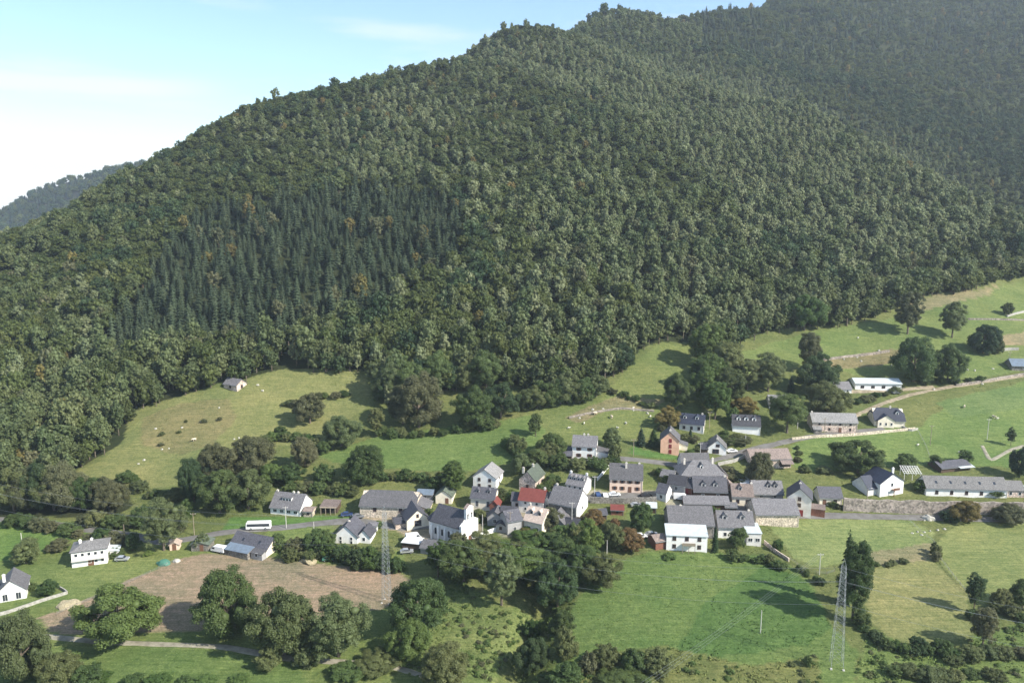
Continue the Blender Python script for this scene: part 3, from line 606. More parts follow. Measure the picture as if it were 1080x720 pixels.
# ---- single trees of the valley
SINGLE = [
 ('round','lush',125,672,80,62,'large round bright green walnut tree alone at the edge of the ploughed field'),
 ('round','ash',24,716,58,70,'grey green tree in the lower left corner below the white walled garden'),
 ('bush','olive',62,722,46,36,'olive bush at the bottom edge beside the grey green corner tree'),
 ('bush','oak',92,724,36,26,'low dark bush at the bottom edge below the gravel path'),
 ('round','oak',240,668,66,70,'tall oak below the ploughed field at the left end of the big tree row'),
 ('round','olive',300,690,66,72,'grey olive tree in the middle of the row below the ploughed field'),
 ('tall','ash',357,692,62,66,'ash tree with bare grey trunk beside the gravel path below the ploughed field'),
 ('bush','olive',285,702,32,26,'olive bush under the row of big trees above the gravel path'),
 ('bush','ash',322,700,30,24,'grey green bush beside the gravel path under the ash tree'),
 ('round','oak',441,672,62,68,'dense dark oak right of the tall left pylon'),
 ('round','lush',432,694,46,44,'bright green young tree in front of the dark oak by the pylon'),
 ('round','olive',468,726,52,52,'olive green tree at the bottom edge right of the gravel path'),
 ('bush','olive',395,704,48,20,'low olive bush beside the bend of the gravel path'),
 ('bush','oak',365,712,40,18,'dark bush below the gravel path near the bottom edge'),
 ('round','oak',489,612,50,46,'dark oak below the white chapel'),
 ('tall','lush',462,608,26,40,'bright green tree beside the grey garages below the chapel'),
 ('tall','lush',480,607,24,34,'second bright green tree right of the garages below the chapel'),
 ('tall','olive',507,608,28,33,'yellow green tree below the white balustrade terrace'),
 ('flame','ash',529,638,36,62,'tall pointed grey green tree on the edge of the shaded gully'),
 ('tall','lush',553,614,44,42,'olive green tree in the belt below the beige roofed house'),
 ('round','oak',572,624,44,48,'dark oak in the belt below the dark slate barn'),
 ('round','dark',588,640,44,52,'dark tree overhanging the gully beside the bright green meadow'),
 ('tall','oak',598,606,34,40,'oak in the belt behind the gully tree'),
 ('flame','bright',622,592,24,46,'bright yellow green poplar in the belt above the meadow'),
 ('round','olive',637,617,38,36,'round olive tree at the upper left corner of the bright green meadow'),
 ('round','oak',612,612,34,40,'dark green tree between the yellow green poplar and the round olive tree'),
 ('round','rust',666,581,26,26,'small orange brown autumn tree above the bright green meadow'),
 ('round','olive',650,580,26,28,'olive tree beside the small orange autumn tree'),
 ('round','brown',583,556,24,24,'brownish garden tree below the dark slate barn'),
 ('round','rust',626,556,24,20,'rust brown garden tree under the retaining wall'),
 ('bush','oak',594,668,26,26,'dark bush on the left edge of the bright green meadow'),
 ('bush','olive',596,692,28,34,'olive bush on the left edge of the meadow near the bottom'),
 ('bush','lush',560,672,20,22,'pale green bush in the shade of the gully'),
 ('bush','dark',562,706,40,36,'dark bush at the bottom of the gully'),
 ('bush','oak',598,722,40,26,'dark green bush at the bottom edge right of the gully'),
 ('bush','olive',640,700,30,24,'olive bush in the bramble patch below the bright green meadow'),
 ('bush','brown',622,708,22,22,'brownish bush in the bramble patch below the meadow'),
 ('bush','oak',668,706,34,26,'dark bush in the middle of the bramble patch below the meadow'),
 ('bush','olive',694,708,34,24,'olive bush at the right end of the bramble patch'),
 ('bush','oak',660,724,60,20,'wide dark bush at the bottom edge below the bramble patch'),
 ('flame','oak',899,654,38,84,'tall dark tree standing behind the right lattice pylon'),
 ('spruce','oak',891,636,22,74,'dark conifer rising out of the tree behind the right lattice pylon'),
 ('oval','dark',1027,645,20,42,'slender oval tree alone at the right edge of the mown field'),
 ('tall','brown',1036,682,28,44,'half bare brownish tree below the slender oval tree'),
 ('round','oak',1078,640,28,30,'oak at the right picture edge beside the pale field'),
 ('bush','olive',1056,640,20,22,'olive bush between the oval tree and the right edge oak'),
 ('bush','oak',1025,652,14,12,'small dark bush at the foot of the slender oval tree'),
 ('bush','oak',852,702,10,13,'small dark bush alone in the rough grass left of the right pylon'),
 ('round','oak',905,498,52,38,'broad dark oak behind the blue black roofed house'),
 ('bush','ash',868,498,18,9,'low grey green bush left of the broad dark oak'),
 ('bush','ash',913,503,14,9,'pale grey green bush left of the blue black roofed house'),
 ('round','oak',954,494,22,18,'small tree behind the white pergola'),
 ('bush','lush',972,517,22,14,'dark green bush between the pergola and the long farmhouse'),
 ('oval','dark',1066,470,10,21,'small pointed dark tree in the upper right meadow beside a path'),
 ('round','dark',1075,503,24,34,'dark round tree behind the right end of the long farmhouse'),
 ('round','oak',988,492,14,14,'small round tree beside the collapsed shed'),
 ('tall','lush',1019,489,14,16,'thin young tree behind the collapsed shed'),
 ('bush','autumn',1018,549,34,24,'yellowish bush in front of the stone retaining wall'),
 ('bush','dark',1000,549,20,14,'dark bush beside the pale triangular rock'),
 ('bush','brown',1066,550,34,20,'brownish bush before the wall at the right picture edge'),
 ('bush','oak',1048,522,22,9,'clipped dark bush in front of the long white farmhouse'),
 ('round','oak',963,402,46,50,'broad dark oak above the white metal shed'),
 ('round','oak',999,402,32,42,'oak beside the stony track right of the broad oak'),
 ('tall','ash',1004,356,26,40,'grey green tree alone in the upper right meadow'),
 ('round','dark',1037,372,30,32,'dark round tree in the upper right meadow by the field wall'),
 ('bush','olive',1052,372,14,16,'olive bush right of the dark round tree in the upper meadow'),
 ('round','olive',1062,332,12,14,'very small tree at the top of the upper right meadow'),
 ('tall','brown',957,352,26,46,'pale brownish tree at the forest edge of the upper meadow'),
 ('tall','brown',852,392,24,44,'pale half bare tree above the oaks left of the cottage'),
 ('round','dark',864,415,42,46,'dark oak left of the small grey roofed cottage'),
 ('round','olive',872,438,42,38,'olive tree in front of the dark oak above the pink stone house'),
 ('tall','oak',830,456,40,44,'oak in front of the half hidden grey roofed house'),
 ('tall','ash',810,413,34,44,'grey green oak in the meadow behind the half hidden house'),
 ('tall','ash',788,410,26,34,'grey green tree left of the meadow oak'),
 ('spruce','dark',834,414,10,18,'small dark spruce alone in the meadow right of the oaks'),
 ('round','lush',848,348,38,40,'fresh green oak at the forest edge above the meadow'),
 ('tall','lush',744,388,34,48,'fresh green tree at the top of the tree strip between two meadows'),
 ('tall','olive',768,404,34,46,'olive tree near the top of the tree strip between two meadows'),
 ('tall','lush',750,416,36,46,'green tree in the middle of the tree strip between two meadows'),
 ('tall','olive',770,428,30,42,'olive tree in the lower middle of the tree strip'),
 ('tall','lush',754,442,30,42,'green tree at the foot of the tree strip beside the blue roofed house'),
 ('bush','lush',772,445,16,18,'green bush at the foot of the tree strip'),
 ('bush','autumn',784,434,26,17,'orange tinged bush above the house with three white dormers'),
 ('round','oak',714,430,30,40,'oak standing alone in the central meadow above the blue roofed house'),
 ('round','autumn',705,450,26,24,'yellow autumn tree left of the blue roofed house'),
 ('tall','oak',565,460,15,26,'slender oak at the left end of the central sheep meadow'),
 ('round','ash',645,472,20,22,'grey green tree right of the white house with the garage'),
 ('bush','olive',648,486,14,20,'olive bush beside the lane below the grey green tree'),
 ('spruce','bluespruce',676,470,13,20,'blue green spruce left of the salmon gabled house'),
 ('spruce','dark',689,471,16,20,'wide dark spruce beside the salmon gabled house'),
 ('spruce','dark',728,464,7,13,'small clipped cypress right of the salmon gabled house'),
 ('round','brown',800,512,28,38,'brownish tree in front of the long pink barn'),
 ('round','dark',656,392,30,32,'dark bush like oak at the left side of the central clearing'),
 ('round','olive',640,394,24,30,'olive tree left of the dark oak by the central clearing'),
 ('round','oak',384,508,42,42,'round green oak at the left end of the smooth mid meadow'),
 ('round','ash',360,470,38,36,'grey green oak above the round green oak'),
 ('round','brown',327,446,32,34,'brownish oak in the left hillside meadow'),
 ('flame','olive',397,460,17,32,'narrow tree at the upper left corner of the smooth mid meadow'),
 ('round','brown',442,450,50,62,'large pale brown tree above the smooth mid meadow'),
 ('tall','ash',413,425,34,46,'pale tree at the right end of the left hillside meadow'),
 ('tall','brown',425,447,30,42,'brown tree left of the large pale brown tree'),
 ('round','oak',500,450,42,46,'round dark oak right of the large pale brown tree'),
 ('round','dark',528,440,40,40,'dark spreading tree above the right end of the smooth mid meadow'),
 ('flame','lush',478,520,28,36,'pointed green tree behind the cream hut'),
 ('round','oak',458,518,20,18,'dark round tree left of the pointed green tree'),
 ('round','oak',232,540,50,50,'oak in the thicket left of the house with the wide dormer'),
 ('round','brown',262,500,52,44,'brownish oak at the top of the thicket below the hillside meadow'),
 ('round','brown',228,505,36,42,'pale brown tree on the left side of the thicket'),
 ('round','olive',262,536,48,46,'olive oak in the thicket behind the white coach'),
 ('round','dark',205,530,28,50,'dark tree on the left edge of the thicket'),
 ('round','lush',288,508,26,22,'green tree right of the thicket'),
 ('round','oak',308,510,28,24,'dark green tree above the house with the wide dormer'),
 ('round','brown',322,492,26,34,'brown tree above the dark green tree'),
 ('bush','oak',342,508,24,20,'dark bush left of the round green oak'),
 ('tall','ash',173,580,44,58,'tall grey green ash beside the road fork left of the ploughed field'),
 ('round','lush',196,548,20,24,'fresh green tree behind the tall ash'),
 ('round','olive',28,594,30,28,'olive tree in the grass left of the white hip roofed house'),
 ('bush','brown',62,580,22,14,'brownish bush left of the white hip roofed house'),
 ('round','oak',140,580,16,20,'dark garden tree behind the white hip roofed house'),
 ('bush','oak',122,586,20,11,'dark garden bush beside the white hip roofed house'),
 ('bush','bright',157,585,10,6,'round yellow bush on the lawn beside the ploughed field'),
 ('round','oak',50,627,20,18,'small garden tree inside the white walled garden'),
 ('bush','oak',33,622,12,10,'dark bush behind the white gabled house at the left edge'),
 ('bush','oak',10,628,14,11,'dark bush before the white gabled house at the left edge'),
 ('round','oak',334,580,26,24,'dark garden tree between the dark roofed farmhouse and the twin gabled house'),
 ('bush','brown',310,582,22,16,'pinkish brown bush right of the dark roofed farmhouse'),
 ('bush','oak',293,580,18,20,'dark climbing bush at the right gable of the dark roofed farmhouse'),
 ('round','oak',345,577,20,20,'dark tree left of the twin gabled house'),
 ('bush','oak',398,556,14,9,'round dark bush on the lawn right of the twin gabled house'),
 ('round','oak',453,546,13,12,'small tree between the cream gabled house and the cream hut'),
 ('round','oak',676,560,24,32,'dark garden tree below the pink house with eight windows'),
 ('round','olive',644,574,22,26,'olive garden tree in the orchard below the retaining wall'),
 ('bush','lush',706,588,16,6,'low green hedge bush below the house with the white sheet roof'),
 ('spruce','dark',754,582,10,26,'narrow dark cypress between the two lower right houses'),
 ('round','oak',777,578,20,24,'round dark tree before the twin dormer house'),
 ('bush','lush',742,532,22,10,'green bush before the low dark roofs'),
 ('bush','lush',820,580,12,13,'small green tree beside the fence of the pale field'),
 ('round','olive',528,527,14,14,'small tree between the tall white house and the red roofed house'),
 ('bush','lush',560,566,40,12,'green hedge bush below the beige roofed house'),
 ('bush','autumn',553,563,12,8,'yellow flowering bush below the beige roofed house'),
 ('round','olive',505,548,16,14,'olive tree right of the chapel bell wall'),
 ('bush','lush',606,562,18,8,'green garden bush below the dark slate barn'),
 ('round','oak',590,494,22,18,'dark tree above the white house with four dormers'),
 ('round','oak',567,492,24,22,'oak above the brick gabled house'),
 ('round','olive',545,478,24,22,'olive tree at the right end of the smooth mid meadow'),
 ('round','oak',580,478,26,24,'dark tree left of the white house with the garage'),
 ('bush','olive',608,494,22,14,'olive bush above the white house with four dormers'),
 ('bush','oak',632,494,20,12,'dark bush below the lane left of the pink house'),
 ('bush','brown',778,466,30,9,'brownish hedge below the house with three white dormers'),
 ('round','oak',762,465,14,13,'dark tree behind the small white chalet'),
 ('bush','brown',768,503,26,14,'brown shrubs below the curved pale wall'),
 ('bush','olive',780,510,20,12,'olive shrub right of the manor'),
 ('bush','brown',855,610,0.1,0.1,None),
]
for r in SINGLE:
    if r[6] is None: continue
    T(*r[:6], label=r[6])
# ---- rows of look-alike bushes and thicket trees
def row(shape, leaf, pts, n, w, h, label, group, spread=3, name=None):
    p = np.array(pts, float); s = np.r_[0, np.cumsum(np.hypot(*np.diff(p, axis=0).T))]
    for k in range(n):
        t = s[-1] * (k + .5) / n; x = np.interp(t, s, p[:, 0]) + rnd.uniform(-spread, spread); y = np.interp(t, s, p[:, 1]) + rnd.uniform(-spread, spread) * .5
        lf = rnd.choice(leaf) if isinstance(leaf, (list, tuple)) else leaf; f = rnd.uniform(.72, 1.3)
        T(shape, lf, x, y, w * f, h * f * rnd.uniform(.85, 1.15), label, group, name)
row('bush', ['oak','lush','olive'], [(395,506),(430,506),(470,508)], 11, 13, 11, 'bush in the hedge along the foot of the smooth mid meadow', 'hedge bushes at the foot of the smooth mid meadow')
row('bush', ['olive','brown','oak'], [(300,520),(340,518),(378,522)], 10, 16, 10, 'bush on the bank above the house with the wide dormer', 'bushes on the bank above the dormer house')
row('bush', ['oak','lush','dark'], [(345,588),(375,597),(425,602)], 9, 19, 17, 'dark bush in the hedge along the upper edge of the ploughed field', 'hedge bushes above the ploughed field')
row('bush', ['lush','oak','olive'], [(300,588),(330,590),(360,584),(415,588)], 10, 18, 14, 'garden bush above the ploughed field below the twin gabled house', 'garden bushes above the ploughed field')
row('bush', ['olive','brown','oak','ash'], [(10,552),(60,561),(100,572),(130,575)], 9, 20, 14, 'bush along the lower side of the road at the far left', 'bushes below the road at the far left')
row('bush', ['oak','olive','brown'], [(85,552),(110,556),(150,556),(190,560)], 9, 22, 18, 'bush between the road and the wood at the left', 'bushes above the road at the left')
row('bush', ['oak','ash','olive'], [(130,505),(160,525),(190,528)], 7, 18, 13, 'bush in the small shaded meadow at the left', 'bushes in the small shaded meadow')
row('bush', ['oak','olive'], [(395,460),(440,460),(495,455),(530,448)], 12, 15, 12, 'bush along the wooded upper edge of the smooth mid meadow', 'bushes along the upper edge of the mid meadow')
row('bush', ['brown','olive','oak'], [(300,430),(340,420),(370,418)], 7, 14, 8, 'low scrub bush inside the left hillside meadow', 'scrub in the left hillside meadow')
row('bush', ['oak','olive','lush'], [(275,470),(300,462),(330,470),(345,480)], 9, 15, 12, 'bush around the brownish oak of the hillside meadow', 'scrub around the brownish oak')
row('bush', ['olive','brown'], [(160,470),(195,450),(230,440)], 6, 6, 4, 'tiny scrub bush dotted on the left hillside meadow', 'tiny scrub on the left hillside meadow', 8)
row('bush', ['olive','oak','brown'], [(640,412),(660,420),(690,432)], 8, 9, 6, 'low bush on the dry bank of the central clearing', 'low bushes on the dry bank')
row('round', ['oak','ash','olive'], [(550,432),(580,428),(610,424),(632,418)], 9, 24, 26, 'tree along the wooded upper edge of the central sheep meadow', 'trees along the top of the sheep meadow')
row('bush', ['oak','dark','lush'], [(905,655),(920,672),(935,684),(955,688),(985,688),(1010,692)], 13, 17, 14, 'dark hedge bush along the curved lower edge of the mown field', 'hedge bushes round the mown field')
row('bush', ['olive','oak'], [(905,600),(920,598),(940,596),(955,592)], 6, 10, 7, 'low bush on the dry bank between the two pale fields', 'low bushes between the pale fields')
row('bush', ['brown','olive'], [(983,582),(985,588),(990,592)], 3, 9, 12, 'brownish bush where the three pale fields meet', 'bushes where the fields meet')
row('bush', ['oak','ash','olive'], [(1040,640),(1062,648),(1080,655)], 5, 16, 12, 'bush in the rough corner right of the slender oval tree', 'bushes in the rough right corner')
row('bush', ['olive','ash','brown'], [(1000,700),(1040,690),(1080,690)], 7, 22, 12, 'low bramble bush on the rough slope at the lower right', 'brambles on the lower right slope', 6)
row('bush', ['olive','oak','ash'], [(930,712),(980,715),(1060,716)], 7, 26, 14, 'low bramble bush along the bottom right edge', 'brambles along the bottom right edge', 6)
row('bush', ['oak','lush'], [(100,712),(180,722),(260,722)], 6, 24, 12, 'low bush along the bottom edge of the grass below the path', 'low bushes below the gravel path', 6)
row('bush', ['olive','brown','oak'], [(890,428),(925,418),(955,412)], 8, 12, 6, 'low bush on the bank below the white metal shed', 'bushes below the white metal shed')
row('bush', ['oak','dark'], [(968,405),(1010,404),(1045,401)], 5, 11, 7, 'low dark bush along the stony track', 'bushes along the stony track')
row('bush', ['olive','oak','brown'], [(690,452),(712,462),(738,468)], 5, 10, 8, 'garden bush around the salmon gabled house', 'garden bushes by the salmon house')
row('bush', ['oak','olive'], [(770,590),(800,592),(830,600)], 8, 14, 10, 'bush in the garden edge above the bright green meadow', 'garden edge bushes above the meadow')
row('bush', ['oak','olive','lush'], [(560,575),(580,578),(600,575),(630,578)], 9, 18, 20, 'leafy bush in the belt just below the village', 'bushes of the belt below the village')
row('bush', ['oak','olive','lush'], [(480,545),(500,552),(512,548)], 6, 10, 8, 'garden bush right of the chapel', 'garden bushes right of the chapel')
row('bush', ['oak','olive','lush','brown'], [(528,532),(540,528),(546,522)], 6, 10, 8, 'garden bush between the tall white house and the red roof', 'garden bushes left of the red roof')
row('bush', ['oak','olive','rust'], [(612,552),(630,556),(650,560)], 7, 13, 11, 'orchard bush below the dark retaining wall', 'orchard bushes below the retaining wall')
row('bush', ['oak','lush','olive'], [(570,520),(578,514),(590,506)], 6, 12, 9, 'garden bush behind the dark slate barn', 'garden bushes behind the slate barn')
row('bush', ['oak','olive'], [(692,500),(700,508),(706,514)], 5, 10, 8, 'garden bush beside the pale picket fence', 'garden bushes by the picket fence')
row('bush', ['oak','olive','brown'], [(768,512),(785,506),(800,500)], 6, 11, 8, 'garden bush between the manor and the pink barn', 'garden bushes right of the manor')
row('bush', ['oak','lush'], [(742,534),(760,545),(768,560)], 5, 8, 8, 'courtyard bush among the lower right houses', 'courtyard bushes')
row('bush', ['oak','olive','ash'], [(590,496),(604,492),(640,492),(652,490)], 8, 13, 10, 'bush along the lower side of the upper lane', 'bushes below the upper lane')
row('bush', ['lush','olive','oak'], [(718,484),(736,476),(770,468),(786,464)], 8, 10, 7, 'garden bush along the upper lane by the chalet', 'garden bushes by the chalet')
row('bush', ['oak','olive','brown'], [(840,470),(846,488),(850,502)], 5, 9, 6, 'low bush on the bank right of the pink barn', 'bushes right of the pink barn')
row('bush', ['oak','olive','brown'], [(858,534),(900,535),(950,536),(975,537)], 10, 10, 6, 'scrub bush on top of the stone retaining wall', 'scrub on top of the retaining wall')
row('bush', ['oak','olive','brown'], [(480,578),(500,590),(530,590)], 7, 20, 20, 'leafy bush in the belt below the chapel', 'bushes of the belt below the chapel')
row('tall', ['lush','olive','oak'], [(738,400),(744,420),(746,438)], 5, 24, 32, 'tree in the dense strip between the two upper meadows', 'trees of the strip between two meadows')
row('tall', ['lush','olive','oak','bright'], [(465,606),(500,600),(545,596),(590,590),(625,600)], 9, 28, 27, 'tree in the leafy belt between village and gully', 'trees of the belt below the village')
row('bush', ['oak','olive','lush'], [(532,470),(548,486),(560,494)], 5, 16, 14, 'bush in the copse right of the smooth mid meadow', 'bushes of the copse by the mid meadow')
row('round', ['oak','olive','ash'], [(550,500),(575,486),(596,478)], 5, 22, 20, 'tree in the copse above the village centre', 'trees of the copse above the village centre')
row('round', ['oak','dark','brown','olive'], [(10,540),(45,536),(80,538),(120,540)], 8, 36, 44, 'tall tree at the front of the wood above the left road', 'front trees of the left wood')
row('round', ['oak','dark','olive'], [(400,425),(450,410),(490,410),(520,412)], 7, 30, 36, 'tree at the front of the wood above the smooth mid meadow', 'front trees of the middle wood')
row('bush', ['dark','oak'], [(838,600),(852,608),(868,618)], 5, 9, 8, 'dark bush against the fence left of the tall tree', 'bushes against the field fence')
# ------------------------------------------------------------------ the forest
def mk_forest_lib():
    out = {}
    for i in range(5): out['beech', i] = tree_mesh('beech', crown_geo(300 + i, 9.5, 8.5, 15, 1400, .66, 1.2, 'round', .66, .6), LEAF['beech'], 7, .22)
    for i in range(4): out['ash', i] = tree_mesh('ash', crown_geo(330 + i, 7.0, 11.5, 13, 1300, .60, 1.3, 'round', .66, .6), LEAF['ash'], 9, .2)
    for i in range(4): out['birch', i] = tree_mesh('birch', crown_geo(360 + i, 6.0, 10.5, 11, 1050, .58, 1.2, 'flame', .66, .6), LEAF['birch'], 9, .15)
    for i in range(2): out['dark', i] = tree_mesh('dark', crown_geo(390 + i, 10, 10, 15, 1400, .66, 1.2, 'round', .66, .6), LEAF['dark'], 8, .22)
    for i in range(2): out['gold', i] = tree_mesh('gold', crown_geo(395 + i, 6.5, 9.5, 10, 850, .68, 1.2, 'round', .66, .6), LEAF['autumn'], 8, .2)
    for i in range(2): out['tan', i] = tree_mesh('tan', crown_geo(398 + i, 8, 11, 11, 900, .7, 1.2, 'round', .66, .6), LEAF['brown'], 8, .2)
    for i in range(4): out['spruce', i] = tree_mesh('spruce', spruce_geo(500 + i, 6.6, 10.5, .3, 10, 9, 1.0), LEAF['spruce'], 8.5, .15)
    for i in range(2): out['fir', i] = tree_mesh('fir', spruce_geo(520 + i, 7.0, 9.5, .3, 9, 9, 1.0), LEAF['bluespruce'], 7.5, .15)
    return out
FL = mk_forest_lib(); FKEYS = list(FL.keys()); NV = {}
for k, i in FKEYS: NV[k] = NV.get(k, 0) + 1
PX_CONIFER = np.array([(118, 345), (150, 300), (200, 235), (300, 208), (400, 204), (478, 222), (492, 262), (478, 300), (442, 303), (408, 330), (335, 348), (285, 372), (200, 372), (120, 392), (92, 372)], float)
PX_BIRCH = [(np.array([(495, 45), (600, 48), (720, 72), (830, 92), (905, 145), (1005, 188), (1045, 262), (900, 292), (790, 250), (740, 175), (640, 112), (520, 72)], float), .78),
            (np.array([(330, 165), (360, 120), (430, 105), (500, 130), (430, 200), (380, 200)], float), .6),
            (np.array([(480, 225), (640, 200), (760, 250), (880, 300), (860, 350), (700, 360), (560, 395), (480, 330)], float), .38),
            (np.array([(60, 330), (110, 280), (140, 290), (110, 340), (80, 380)], float), .45)]
PX_DARK = [np.array(q, float) for q in ([(700, 50), (800, 60), (920, 90), (1080, 130), (1080, 200), (980, 150), (900, 100), (800, 80)], [(800, 262), (850, 258), (860, 285), (810, 290)], [(470, 200), (492, 196), (498, 222), (476, 224)])]
def plant_forest():
    P = []
    def lattice(y0, y1, sp, m):
        ys = np.arange(y0, y1, sp * .87)
        for r, y in enumerate(ys):
            half = y * .70 + 95; xs = np.arange(-half, half, sp) + (sp / 2 if r % 2 else 0)
            P.append(np.c_[xs, np.full(len(xs), y), np.full(len(xs), m)])
    lattice(290, 640, 5.3, .97); lattice(640, 1000, 6.0, 1.0); lattice(1000, 1620, 8.0, 1.35)
    P = np.vstack(P); n = len(P); g = nrg
    P[:, 0] += g.uniform(-2.6, 2.6, n) * P[:, 2]; P[:, 1] += g.uniform(-2.6, 2.6, n) * P[:, 2]
    P = P[in_forest(P[:, 0], P[:, 1] + 4)]; x, y, m = P.T; z = height(x, y); px, py, fwd = project(x, y, z)
    # drop what lies far behind a crest
    tops = project(x, y, z + 34)[1]; az = np.round(px / 8).astype(int); keep = np.ones(len(x), bool)
    order = np.argsort(y); low = {}
    for i in order:
        a = az[i]; b = low.get(a, 999)
        if tops[i] > b: keep[i] = False
        low[a] = min(b, py[i])
    keep &= (px > -140) & (px < 1220) & (py > -90)
    x, y, z, m, px, py = (q[keep] for q in (x, y, z, m, px, py)); n = len(x)
    u = g.uniform(0, 1, n); kind = np.empty(n, object)
    patchL = fbm(x, y, 95, 67, 3); patch = fbm(x, y, 60, 61, 3); patch2 = fbm(x, y, 26, 81, 2)
    patch3 = fbm(x, y, 40, 99, 2)
    low_side = np.clip((y - 330) / 130, 0, 1)           # mixed trees near the meadows, beech higher up
    pb = .03 + .14 * (patch > .40) + (px > 480) * .05
    for poly, pr in PX_BIRCH: pb = np.where(inside(poly, px + patch2 * 14, py + patch * 10), pr, pb)
    for i in range(n):
        r = u[i]; k = 'beech'
        if r < pb[i]: k = 'birch'
        elif r < pb[i] + .06 + .28 * (1 - low_side[i]) + (.34 if patchL[i] > .12 else .02) + (.12 if px[i] > 560 and py[i] > 110 else 0): k = 'ash'
        elif r > .988: k = 'gold'
        elif r > .955: k = 'tan' if y[i] < 520 else 'beech'
        elif r > (.80 if patch3[i] > .45 else .955): k = 'dark'
        kind[i] = k
    con = inside(PX_CONIFER, px + patch2 * 12 + g.uniform(-6, 6, n), py + patch * 9 + g.uniform(-5, 5, n)) & (u < .97); kind[con] = 'spruce'
    con2 = ~con & (py < 60) & (px > 740) & (u < .50) & (y > 850); kind[con2] = np.where(u[con2] < .35, 'spruce', 'fir')
    con3 = ~con & (py < 150) & (px > 800) & (y > 780) & (u < .3); kind[con3] = 'fir'
    for q in PX_DARK:
        dk = inside(q, px, py) & (u < .5); kind[dk] = 'dark'
    keep = g.uniform(0, 1, n) < np.where(kind == 'spruce', .86, np.where(kind == 'fir', .9, .90))
    x, y, z, m, px, py, kind, patch = (q[keep] for q in (x, y, z, m, px, py, kind, patch)); n = len(x)
    s = m * np.clip(np.exp(g.normal(0, .20, n)), .62, 1.5) * .94 * np.where(kind == 'spruce', .94, 1.0) * (1.08 - .22 * np.clip((y - 520) / 400, 0, 1) * (kind != 'spruce'))
    s = np.where(y > 560, s * .80, s)
    vs = np.clip(g.normal(1, .12, n) * np.where(np.isin(kind, ['spruce', 'fir']), g.uniform(.65, 1.15, n), 1), .65, 1.5) * np.where((y < 430), 1.12, 1.0) * np.where((kind == 'beech') & (y > 480), .72, 1)
    rz = g.uniform(0, 6.283, n); idx = np.array([FKEYS.index((k, int(q * NV[k]) % NV[k])) for k, q in zip(kind, g.uniform(0, 1, n))])
    conif = np.isin(kind, ['spruce', 'fir']); fwd = project(x, y, z)[2]
    inview = (px > 4) & (px < 1076) & (py > 10)
    indiv = np.zeros(n, bool)
    for mask in (conif, ~conif):
        c = np.where(mask & inview)[0]; c = c[np.argsort(fwd[c] / s[c])][:290]; indiv[c] = True
    src = {}
    for i in np.where(indiv)[0]:
        k = FKEYS[idx[i]]; c = conif[i]
        o = link(bpy.data.objects.new('spruce_tree' if c else 'forest_tree', FL[k])); o.location = (x[i], y[i], z[i]); o.rotation_euler = (0, 0, rz[i]); o.scale = (s[i], s[i], s[i] * vs[i])
        if c: tag(o, 'slim dark spruce in the plantation on the left half of the mountainside', 'tree', 'spruces of the plantation on the slope')
        else: tag(o, FOREST_LABEL[k[0]], 'tree', FOREST_GROUP[k[0]])
        src.setdefault(k, o)
    for k in FKEYS:
        if k not in src: src[k] = bpy.data.objects.new('tree_form', FL[k])
    rest = ~indiv
    for nm, lab, cat, mask in (('spruce_forest', 'far dark conifers massed on the mountainside', 'forest', conif & rest), ('broadleaf_forest', 'dense mixed broadleaf forest covering the mountainside', 'forest', ~conif & rest)):
        scatter(nm, np.c_[x, y, z][mask], rz[mask], s[mask], vs[mask], idx[mask], src, lab, cat)
    print('FOREST', n, 'individual', indiv.sum(), 'conifers', conif.sum())
    return src
FOREST_LABEL = dict(beech='dark olive broadleaf tree in the forest fringe above the meadows', ash='grey green broadleaf tree in the forest fringe above the meadows',
    birch='pale slender birch in the forest fringe above the meadows', dark='very dark green tree in the forest fringe above the meadows',
    gold='golden autumn tree in the forest fringe above the meadows', tan='pale brown tree in the forest fringe above the meadows')
FOREST_GROUP = dict(beech='dark olive trees of the forest fringe', ash='grey green trees of the forest fringe', birch='birches of the forest fringe', dark='darkest trees of the forest fringe', gold='golden trees of the forest fringe', tan='pale brown trees of the forest fringe')
